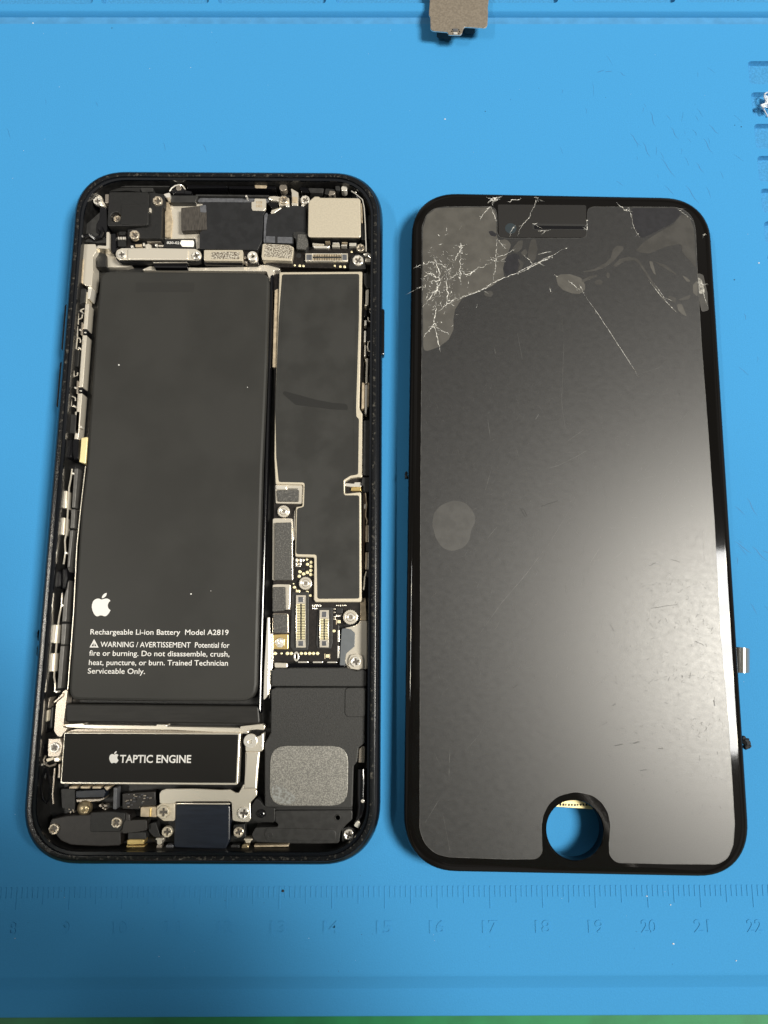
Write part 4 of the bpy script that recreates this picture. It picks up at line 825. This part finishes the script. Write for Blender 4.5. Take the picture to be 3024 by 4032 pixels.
LCD = [*L([(128, 190), (150, 130), (195, 98), (250, 93), (465, 92), (490, 102), (498, 130), (500, 225), (512, 243), (540, 248), (920, 248), (942, 240), (946, 130), (950, 102), (975, 93), (1380, 95), (1430, 110), (1470, 150), (1482, 210), (1490, 400), (1510, 760), (1534, 1080)], UP+3.25),
       *M([(1540, 200), (1575, 700), (1604, 1250)], UP+3.25), *N([(1482, 500), (1500, 780), (1510, 960), (1504, 1050), (1480, 1110), (1435, 1137), (1200, 1135), (985, 1130), (952, 1100), (950, 1050), (956, 960), (945, 905), (918, 860), (875, 828), (798, 812), (722, 832), (680, 868), (655, 920), (648, 965), (652, 1085), (628, 1113), (500, 1114), (240, 1105), (180, 1092), (130, 1050), (105, 985), (106, 500)], UP+3.25), *M([(120, 700), (124, 100)], UP+3.25), *L([(127, 800), (128, 400)], UP+3.25)]
lc.prism(LCD, UP+3.1, UP+3.25, m_lcd, bev=.05, r=4, side=m_scr)
ed = ccw(rnd(LCD, 4)); eo = MB(); eo.ribbon(ed+[ed[0]], .07, UP+3.245, m_scr, .012); lcd_edge = eo
lcd = spart(lc, 'display_panel', label='scuffed matt grey display panel')
spart(lcd_edge, 'panel_edge', lcd)
def film(name, zone, l, m, z=UP+3.262, r=.5, label=None):
    b = MB(); b.prism(zone(l, z), z-.012, z, m, bev=0, r=r); o = spart(b, name, lcd); return o
film('air_patch', L, [(132, 200), (152, 134), (198, 101), (250, 97), (462, 96), (486, 106), (494, 132), (496, 228), (505, 262), (545, 252), (570, 280), (540, 350), (528, 400), (535, 440), (470, 488), (380, 520), (325, 548), (292, 600), (283, 650), (284, 700), (260, 750), (215, 785), (134, 815), (132, 600), (132, 400)], m_air, r=1)
film('air_patch', L, [(545, 340), (590, 322), (615, 340), (600, 400), (590, 430), (545, 440), (530, 400)], m_wet, UP+3.268, 1.5)
film('air_patch', L, [(598, 345), (632, 370), (622, 400), (602, 408), (612, 380)], m_airw, UP+3.272)
film('air_patch', L, [(575, 300), (605, 262), (630, 258), (622, 300), (600, 318), (580, 322)], m_airw, UP+3.266)
film('air_patch', L, [(655, 300), (668, 255), (690, 252), (700, 300), (690, 350), (672, 372), (650, 345)], m_airw, UP+3.266)
film('air_patch', L, [(615, 320), (640, 300), (650, 320), (635, 345)], m_airw, UP+3.266)
film('air_patch', L, [(455, 215), (475, 212), (498, 228), (492, 242), (468, 236)], m_wet, UP+3.268)
film('air_patch', L, [(790, 440), (812, 428), (860, 426), (915, 445), (935, 480), (935, 505), (905, 525), (870, 522), (825, 505), (800, 480)], m_air, UP+3.266, 1)
film('air_patch', L, [(915, 458), (960, 436), (993, 430), (990, 440), (950, 455), (925, 468)], m_airw, UP+3.272)
film('air_patch', L, [(925, 412), (980, 402), (1035, 372), (1062, 345), (1072, 305), (1090, 288), (1122, 287), (1126, 302), (1098, 335), (1078, 360), (1035, 392), (985, 410), (930, 419)], m_airw, UP+3.266)
film('air_patch', L, [(980, 462), (1005, 452), (1023, 462), (1015, 478), (985, 478)], m_airw, UP+3.266); film('air_patch', L, [(1042, 418), (1055, 420), (1058, 440), (1045, 448), (1040, 435)], m_airw, UP+3.266)
film('air_patch', L, [(1158, 100), (1380, 99), (1412, 122), (1370, 175), (1290, 215), (1215, 252), (1175, 190)], m_wet, UP+3.266, 1)
film('air_patch', L, [(1186, 308), (1225, 268), (1290, 225), (1370, 180), (1412, 130), (1450, 142), (1474, 200), (1484, 395), (1470, 380), (1415, 318), (1412, 275), (1330, 292), (1250, 325), (1200, 318)], m_airw, UP+3.266, 1)
film('air_patch', L, [(1072, 385), (1105, 352), (1150, 340), (1195, 350), (1220, 385), (1280, 480), (1330, 555), (1392, 612), (1380, 612), (1310, 545), (1262, 470), (1205, 380), (1180, 358), (1130, 362), (1085, 392)], m_airw, UP+3.266)
film('air_patch', L, [(1252, 362), (1268, 364), (1278, 400), (1285, 430), (1275, 425), (1258, 390)], m_air, UP+3.27); film('air_patch', L, [(1268, 360), (1330, 380), (1388, 425), (1382, 430), (1320, 392)], m_airw, UP+3.272)
film('air_patch', L, [(1388, 575), (1412, 572), (1440, 638), (1415, 625), (1395, 605)], m_air, UP+3.266); film('air_patch', L, [(1340, 530), (1385, 545), (1385, 572), (1360, 565)], m_airw, UP+3.269); film('air_patch', L, [(1395, 552), (1440, 535), (1458, 525), (1452, 548), (1405, 558)], m_airw, UP+3.266)
film('air_patch', L, [(1412, 430), (1440, 445), (1458, 462), (1440, 466)], m_air, UP+3.266); film('air_patch', L, [(1468, 480), (1492, 455), (1492, 540), (1470, 520)], m_air, UP+3.266)
film('air_patch', M, [(285, 590), (335, 600), (370, 630), (390, 665), (392, 700), (372, 735), (362, 790), (335, 825), (275, 844), (225, 825), (195, 775), (178, 715), (185, 655), (220, 615)], m_airo, UP+3.266, 2.5)
film('air_patch', L, [(430, 515), (470, 508), (482, 525), (470, 540), (440, 535)], m_airw, UP+3.27)
# bezel seen through the glass: notch at the ear slot
nb = MB(); nb.prism(L([(503, 82), (940, 85), (942, 235), (935, 244), (525, 244), (508, 235)], UP+3.215), UP+3.2, UP+3.215, m_bez, bev=0, r=.4); spart(nb, 'earpiece_bezel', glass)
b = MB(); b.prism(L([(672, 176), (945, 180), (946, 207), (676, 206)], UP+3.23), UP+3.2, UP+3.23, m_hole, bev=0, r=.15); b.prism(L([(682, 186), (938, 189), (938, 204), (684, 203)], UP+3.24), UP+3.2, UP+3.24, m_gloss, bev=0, r=.1); spart(b, 'earpiece_slot', glass)
b = MB(); b.prism(circ(L.p((567, 200), UP+3.23), L.mm((567, 200), 28, UP+3.23)), UP+3.2, UP+3.23, m_lens, bev=0, r=0); spart(b, 'camera_window', glass)
b = MB(); rg = circ(hc, hr_+.55, 48); b.prism(circ(hc, hr_+1.15, 48), UP+3.1, UP+3.222, m_glass, holes=[circ(hc, hr_+.25, 48)], bev=.02, r=0); spart(b, 'home_button_ring', glass)
b = MB(); b.prism(N([(700, 858), (800, 848), (890, 862), (880, 892), (700, 880)], 2.2), 1.5, 2.2, yb, bev=.1, r=.2)
for k in range(11): b.prism(N(box(N, 728+13*k, 868-2*abs(k-5)/3, 734+13*k+random.uniform(0, 4), 876), 2.22), 2.18, 2.22, m_dirt, bev=0, r=0)
spart(b, 'gold_connector', screen)
# worn edge on the right border and broken glass at the upper right
b = MB(); b.prism(L([(1490, 420), (1520, 430), (1540, 520), (1545, 605), (1512, 615), (1500, 560), (1480, 520)], UP+3.225), UP+3.2, UP+3.225, m_airw, bev=0, r=.5); b.prism(L([(1492, 440), (1512, 455), (1530, 520), (1500, 525)], UP+3.24), UP+3.2, UP+3.24, m_chip, bev=0, r=.3); spart(b, 'chipped_border', glass)
# cracks
def jag(pts, zone, z, amp, n=6):
    out = []
    for a, b_ in zip(pts, pts[1:]):
        for i in range(n):
            t = i/n; j = amp if i else 0
            out.append(zone.p((a[0]+(b_[0]-a[0])*t+random.uniform(-j, j), a[1]+(b_[1]-a[1])*t+random.uniform(-j, j)), z))
    out.append(zone.p(pts[-1], z)); return out
def crack(paths, w, amp=4, zone=L, m=m_crack, z=UP+3.275, name='crack', br=.13):
    b = MB(); zz = z
    for p in paths:
        pl = jag(p, zone, zz, amp); ww = w*random.uniform(.35, .65)
        b.ribbon(pl, ww, zz, m, .012, taper=True); zz += .0006
        for q, q2 in zip(pl, pl[1:]):                      # hairline branches and glints along the break
            if random.random() < br:
                a = math.atan2(q2[1]-q[1], q2[0]-q[0])+random.choice((-1, 1))*random.uniform(.4, 1.3); l = random.expovariate(1/.6)+.2
                c = (q[0]+l*.5*math.cos(a)+random.uniform(-.1, .1), q[1]+l*.5*math.sin(a)+random.uniform(-.1, .1))
                b.ribbon([q, c, (q[0]+l*math.cos(a), q[1]+l*math.sin(a))], random.uniform(.025, .06), zz, m, .01, taper=True); zz += .0003
            if random.random() < br*.5:
                b.ribbon([(q[0], q[1]), (q[0]+random.uniform(.1, .3), q[1]+random.uniform(-.15, .15))], random.uniform(.08, .22), zz, m, .015); zz += .0003
    o = spart(b, name, lcd); o['kind'] = 'stuff'
crack([[(265, 575), (330, 540), (420, 505), (500, 458), (600, 420), (690, 372), (770, 335), (850, 290)], [(300, 548), (400, 515), (480, 478)], [(600, 425), (700, 375), (780, 330)]], .22, 3)
crack([[(205, 610), (265, 570), (300, 545)], [(195, 560), (195, 610), (185, 680)], [(185, 680), (205, 740), (220, 810)], [(190, 680), (262, 728)], [(160, 690), (200, 685)], [(170, 700), (190, 670), (200, 690)], [(135, 738), (165, 700), (185, 680)]], .28, 4)
crack([[(130, 590), (180, 525), (215, 480), (225, 455)], [(165, 465), (230, 455)], [(210, 460), (200, 500), (215, 530)], [(155, 520), (200, 515), (185, 530)], [(250, 410), (252, 500), (258, 560), (300, 545)], [(240, 420), (262, 400), (258, 430)], [(135, 375), (180, 365), (230, 380), (250, 410)], [(140, 410), (195, 440), (225, 455)], [(185, 345), (210, 400), (215, 450)]], .24, 6)
crack([[(320, 270), (315, 310), (290, 355)], [(300, 290), (340, 280)], [(312, 275), (330, 295), (315, 325)], [(318, 330), (315, 400), (320, 480)], [(315, 400), (350, 430), (400, 400), (470, 370)], [(345, 440), (375, 415), (390, 405)], [(300, 430), (320, 420), (318, 450)]], .26, 6)
crack([[(500, 250), (495, 320), (490, 400), (478, 470)], [(470, 345), (495, 350), (490, 362), (470, 355), (470, 345)], [(495, 345), (540, 330), (590, 300)], [(500, 250), (530, 290), (545, 300)], [(515, 360), (545, 345)]], .15, 3)
crack([[(465, 92), (430, 130), (412, 165)], [(470, 92), (490, 150), (498, 165)], [(465, 95), (440, 110)]], .2, 3)
crack([[(690, 375), (730, 360), (775, 340)], [(705, 370), (735, 385)], [(700, 330), (770, 315)], [(780, 430), (800, 440)], [(630, 330), (690, 390)]], .14, 3)
crack([[(925, 520), (1000, 625), (1085, 755), (1150, 855), (1202, 940)]], .17, 1); crack([[(850, 455), (880, 480), (925, 520)], [(760, 490), (770, 520)], [(905, 480), (925, 515)]], .14, 4)
crack([[(1250, 460), (1310, 535), (1390, 618)], [(1275, 470), (1335, 555)]], .12, 1); crack([[(1145, 96), (1160, 130), (1180, 205), (1205, 245)], [(1390, 100), (1420, 125), (1465, 160)]], .09, 3)
crack([[(452, 75), (480, 50), (520, 45)], [(470, 85), (490, 60), (475, 42)], [(445, 45), (485, 60), (515, 55)], [(480, 90), (478, 62), (495, 48)], [(460, 60), (500, 62)], [(550, 68), (620, 52)]], .32, 5, z=UP+3.24)
crack([[(695, 45), (688, 75), (655, 150), (620, 190), (598, 245)], [(682, 48), (705, 50)], [(690, 75), (700, 55)], [(625, 185), (605, 190)], [(672, 178), (700, 175)], [(700, 215), (730, 212), (765, 208)], [(715, 232), (740, 212)], [(942, 160), (946, 205), (930, 208)]], .14, 3, z=UP+3.246)
crack([[(560, 240), (575, 200), (590, 180)], [(1090, 70), (1125, 105), (1155, 120)], [(1490, 470), (1545, 480)], [(1500, 440), (1520, 520), (1545, 600)], [(1520, 230), (1535, 232)], [(100, 495), (130, 490)], [(85, 398), (130, 380)], [(1150, 95), (1155, 115), (1168, 150)]], .16, 4, z=UP+3.252)
b = MB()
for i in range(190):                                        # splinters round the left impact
    x, y = random.gauss(215, 75), random.gauss(440, 100)
    if not 132 < x < 420: continue
    a = random.uniform(0, 6.28); l = random.uniform(6, 26)
    b.ribbon(L([(x, y), (x+l*math.cos(a)*.5, y+l*math.sin(a)*.5+2), (x+l*math.cos(a), y+l*math.sin(a))], UP+3.30), random.choice((.02, .03, .04, .1))*random.uniform(.7, 1.5), UP+3.284+.0003*i, m_crack, .01, taper=True)
spart(b, 'glass_splinters', lcd)['kind'] = 'stuff'
# scratches
b = MB(); zz = UP+3.258
for z_, pts, w in ((M, [(710, 440), (800, 420), (900, 370), (985, 318)], .12), (M, [(430, 580), (450, 510), (478, 410)], .10), (M, [(410, 1257), (520, 1100), (640, 960), (760, 800), (870, 620)], .12), (M, [(815, 20), (822, 140), (840, 250)], .1), (M, [(845, 300), (930, 240)], .1), (M, [(450, 170), (465, 275)], .09), (M, [(262, 840), (278, 760), (280, 700)], .12), (M, [(450, 780), (500, 720)], .09), (M, [(960, 900), (1005, 830)], .09), (M, [(1520, 745), (1525, 900)], .14), (N, [(300, 640), (370, 560), (400, 500)], .08), (N, [(240, 620), (235, 760)], .1), (N, [(210, 920), (240, 1075)], .1), (N, [(130, 950), (190, 850)], .09), (N, [(170, 640), (200, 700)], .07), (L, [(820, 650), (830, 760), (825, 900), (820, 1080)], .08), (L, [(600, 720), (625, 850)], .07), (L, [(1220, 915), (1300, 890), (1340, 850)], .07), (M, [(1240, 915), (1300, 895)], .12), (M, [(690, 190), (705, 165)], .14), (M, [(770, 85), (785, 100)], .1), (L, [(485, 790), (492, 820)], .16), (L, [(920, 765), (930, 740)], .1), (M, [(575, 1100), (590, 1180)], .07)):
    b.ribbon(z_(pts, zz), w*.62, zz-.006, m_scr, .006, taper=True); zz += .0004
for i in range(900):
    x, y = random.uniform(140, 1480), random.uniform(20, 1700)
    a = random.choice((random.gauss(1.0, .35), random.gauss(1.6, .3), random.uniform(0, UP+3.1))); l = random.expovariate(1/22.)+6
    x2, y2 = x+l*math.cos(a), y-l*math.sin(a)
    if y2 < 0 or y > 1540: continue
    b.ribbon(M([(x, y), ((x+x2)/2+1, (y+y2)/2+1), (x2, y2)], UP+3.262), random.uniform(.012, .035), UP+3.254+.00001*i, m_scr, .006, taper=True)
spart(b, 'fine_scratches', lcd)['kind'] = 'stuff'
b = MB(); zz = UP+3.262
for z_, pts, w in ((M, [(610, 628), (625, 650), (640, 672)], .14), (M, [(620, 630), (634, 640), (648, 670)], .12), (M, [(612, 640), (632, 636)], .1), (M, [(718, 625), (745, 610), (800, 592)], .14), (L, [(1085, 558), (1115, 572)], .12), (M, [(1360, 882), (1405, 898)], .07), (M, [(1250, 915), (1285, 900)], .09), (M, [(1260, 1125), (1390, 1107)], .08), (N, [(965, 427), (980, 422)], .12), (N, [(1058, 597), (1085, 590)], .14), (N, [(1335, 140), (1372, 160)], .08), (N, [(520, 350), (540, 335)], .08), (N, [(1088, 720), (1118, 715)], .1), (N, [(975, 608), (1010, 600)], .12), (N, [(1170, 620), (1190, 622)], .1), (N, [(1415, 405), (1422, 430)], .12)):
    b.ribbon(jag(pts, z_, zz, 2, 3), w, zz, m_scrd, .006); zz += .0005
for i in range(420):
    x, y = random.triangular(850, 1490, 1420), random.choice((random.uniform(-150, 950), random.choice((-110, 70, 300, 520))+random.gauss(0, 18)))
    a = random.uniform(0, 6.28); l = random.expovariate(1/6.)+2
    if x+l > 1430+.07*y: continue
    b.ribbon(N([(x, y), (x+l*math.cos(a), y+l*math.sin(a))], UP+3.27), random.uniform(.02, .055), UP+3.2645+.00002*i, m_scrd, .004)
spart(b, 'dark_scratches', lcd)['kind'] = 'stuff'
# flex cable curling out at the right, glue crumbs on the edges
fl = MB(); rows = []
for i in range(15):
    t = i/14
    x = 273+(410-273)*t
    z = 3.0+1.2*math.sin(math.pi*min(1, t*1.05))**.8-1.6*t*t
    y0, y1 = 1385-8*(1-t), 1565
    p, q = V.p((x, y0+8*t), 3.4), V.p((x, y1), 3.4)
    b0 = len(fl.v); fl.v += [(p[0], p[1], z), (q[0], q[1], z), (q[0], q[1], z-.14), (p[0], p[1], z-.14)]; rows.append(list(range(b0, b0+4)))
m_fx = mat('silver_flex', (.30, .30, .28), .28, metal=.7)
for a_, b_ in zip(rows, rows[1:]):
    for k in range(4): j = (k+1) % 4; fl.face((a_[k], a_[j], b_[j], b_[k]), m_fx if k == 0 else m_blk)
fl.face(rows[0], m_blk); fl.face(rows[-1][::-1], m_blk)
spart(fl, 'flex_cable', screen)
b = MB()
for c, r in (((325, 2040), .5), ((340, 2065), .75), ((352, 2080), .65), ((345, 2100), .6), ((362, 2098), .5)): p = V.p(c, 3.6); b.blob((p[0], p[1], 3.6), r, r, r, m_dirt, .3, 8, 5)
spart(b, 'glue_crumb', screen)
b = MB()
for c, r in (((50, 460), .45), ((50, 475), .5), ((62, 482), .3)): p = M.p(c, 3.6); b.blob((p[0], p[1], 3.6), r*.8, r, r, m_dirt, .25, 8, 5)
spart(b, 'glue_crumb', screen)

# ------------------------------------------------------------------ metal shield on the ledge, scrap of film, dust
ZP = 3.6
pb = MB(); pl = [(390, -1200), (385, 0), (368, 215), (372, 245), (390, 280), (394, 460), (410, 488), (445, 503), (660, 520), (680, 535), (692, 566), (885, 570), (912, 535), (925, 480), (945, 445), (965, 436), (1275, 455), (1312, 435), (1326, 400), (1336, 190), (1330, 130), (1345, 0), (1345, -1200)]
base = (*Q.p((860, -300), 1.5), 1.5)
pb.prism(Q(pl, ZP), ZP-.3, ZP, m_taupe, bev=.1, r=.3, side=m_silverw)
tab = pb.build('metal_shield', None, base)
tab['label'] = 'taupe metal shield plate with a small notched tongue, lying across the mat\'s upper ledge'; tab['category'] = 'metal plate'
def tpart(mb, name): return mb.build(name, tab, base)
b = MB(); b.prism(Q([(760, 465), (840, 465), (838, 515), (765, 515)], ZP+.12), ZP, ZP+.12, m_tint, bev=.03, r=.05); b.prism(Q([(768, 522), (835, 522), (832, 552), (772, 552)], ZP+.14), ZP-.2, ZP+.14, m_bright, bev=.03, r=.05)
for x, y in ((735, 500), (860, 505), (748, 470), (850, 475), (755, 540), (850, 540)): b.prism(Q(box(Q, x, y, x+18, y+16), ZP+.1), ZP, ZP+.1, m_dirt, bev=.02, r=.03)
tpart(b, 'tiny_connector')
b = MB(); b.prism(Q([(500, 300), (660, 310), (640, 560), (760, 600), (500, 560)], 2.2), 1.2, 3.25, m_blk, bev=.2, r=.6); b.prism(Q([(930, 250), (1120, 260), (1130, 500), (940, 490)], 2.2), 1.2, 3.25, m_blk, bev=.2, r=.6)
b.prism(Q([(450, -600), (1280, -600), (1280, 120), (450, 120)], 2.6), 1.55, 3.25, m_blk, bev=.2, r=.6); tpart(b, 'underside_block')
b = MB()
fp = Vector((*TR.p((500, 470), 0), 0))
for i in range(7):
    a = i*.9; c = (fp.x+.9*math.cos(a)*random.uniform(.3, 1), fp.y+1.5*math.sin(a))
    b.prism([(c[0]+random.uniform(.3, 1.4)*math.cos(t), c[1]+random.uniform(.3, 1.4)*math.sin(t)) for t in (0, 1.1, 2.2, 3.3, 4.4, 5.5)], -.3+.25*i, -.2+.25*i, m_film, bev=.02, r=.1)
b.tube([(*TR.p(q, .8), .8) for q in ((490, 362), (468, 375), (462, 405), (480, 440), (495, 470))], .18, m_film, 6)
b.tube([(*TR.p(q, .9), .9) for q in ((432, 478), (450, 470), (475, 462), (500, 455))], .24, m_lint, 6); b.blob((*TR.p((455, 488), .8), .8), .45, .4, .35, m_lint, .3); b.tube([(*TR.p(q, .3), .3) for q in ((455, 500), (475, 540), (495, 575))], .15, m_film, 6)
fs = b.build('film_scrap', None, (fp.x, fp.y, -.7)); fs['label'] = 'crumpled scrap of clear film in a small tray at the right edge of the mat'; fs['category'] = 'plastic scrap'
b = MB()
for u, v, r, m in ((1752, 470, .18, m_lint), (1114, 3508, .30, m_dirt), (1556, 6, .16, m_lint), (2546, 3528, .16, m_lint), (2640, 3562, .14, m_lint), (2651, 3716, .2, m_lint), (2893, 493, .1, m_dirt), (2918, 500, .12, m_dirt), (1911, 439, .12, m_dirt), (2891, 1102, .15, m_dirt), (2987, 1036, .18, m_lint), (441, 111, .12, m_dirt), (409, 700, .22, m_dirt), (2893, 21, .2, m_dirt), (130, 92, .2, m_lint), (2898, 3782, .13, m_lint)):
    p = at(u, v, 0); z = 1.5 if v < 50 else 0; b.blob((p[0], p[1], z+.06), r, r*.8, r*.6, m, .3, 7, 5)
for i in range(140):
    u, v = random.uniform(0, 3024), random.choice((random.uniform(75, 680), random.uniform(3480, 3830), random.uniform(75, 3830)))
    p = at(u, v, 0); r = random.uniform(.02, .06); b.blob((p[0], p[1], .04), r*random.uniform(.6, 2), r, r, random.choice((m_lint, m_dirt, m_scuff)), .2, 6, 4)
ds = b.build('dust'); ds['kind'] = 'stuff'

# ------------------------------------------------------------------ the phone that takes the picture: its shade falls on the lower left
ph = MB(); l = [(-60, -136), (13, -136), (13, 12), (-60, 12)]
ph.prism(l, 3, 11, m_case, bev=1, r=9); ph.cap([ph.loop(ccw(rnd(l, 9)), 3)], 3, m_case, up=False)
pho = ph.build('photographing_phone'); pho.location = co.location; pho.rotation_euler = ROT
pho['label'] = 'black phone held above the mat that takes the picture and shades its lower left'; pho['category'] = 'camera phone'
m_skin = mat('skin', (.45, .27, .19), .5)
def hand(sx):
    # forearm, wrist, palm and five bent fingers grown as one skin round the phone's edge
    ex = 13 if sx > 0 else -60
    v = [(ex+sx*112, -270, 40, 48), (ex+sx*84, -165, 30, 40), (ex+sx*54, -98, 16, 34), (ex+sx*36, -62, 10, 29), (ex+sx*23, -36, 8, 22)]; e = [(0, 1), (1, 2), (2, 3), (3, 4)]
    for k, (y, ln) in enumerate(((-32, 26), (-50, 34), (-68, 34), (-85, 26))):
        i = len(v); v += [(ex+sx*14, y, 4, 10), (ex+sx*9, y+2, -8, 9), (ex-sx*ln*.5, y+3, -9, 8.5), (ex-sx*ln, y+4, -7, 7)]
        e += [(4 if k < 2 else 3, i), (i, i+1), (i+1, i+2), (i+2, i+3)]
    i = len(v); v += [(ex+sx*14, -62, 22, 13), (ex-sx*8, -46, 24, 10), (ex-sx*24, -34, 21, 8)]; e += [(3, i), (i, i+1), (i+1, i+2)]
    me = D.meshes.new('person'); me.from_pydata([tuple(c*S for c in q[:3]) for q in v], e, [])
    o = D.objects.new('person', me); COL.objects.link(o)
    md = o.modifiers.new('skin', 'SKIN'); md.use_smooth_shade = True
    for q, sv in zip(v, me.skin_vertices[0].data): sv.radius = (q[3]*S, q[3]*S)
    me.skin_vertices[0].data[3].use_root = True
    sb = o.modifiers.new('smooth', 'SUBSURF'); sb.levels = sb.render_levels = 2
    dg = bpy.context.evaluated_depsgraph_get(); dg.update()
    nm = D.meshes.new_from_object(o.evaluated_get(dg)); o.modifiers.clear(); o.data = nm
    nm.materials.clear(); nm.materials.append(m_skin)
    o.location = co.location; o.rotation_euler = ROT
    o['label'] = ('right' if sx > 0 else 'left')+' hand and forearm of the person holding the camera phone over the mat'; o['category'] = 'person'
hand(1)
hand(-1)
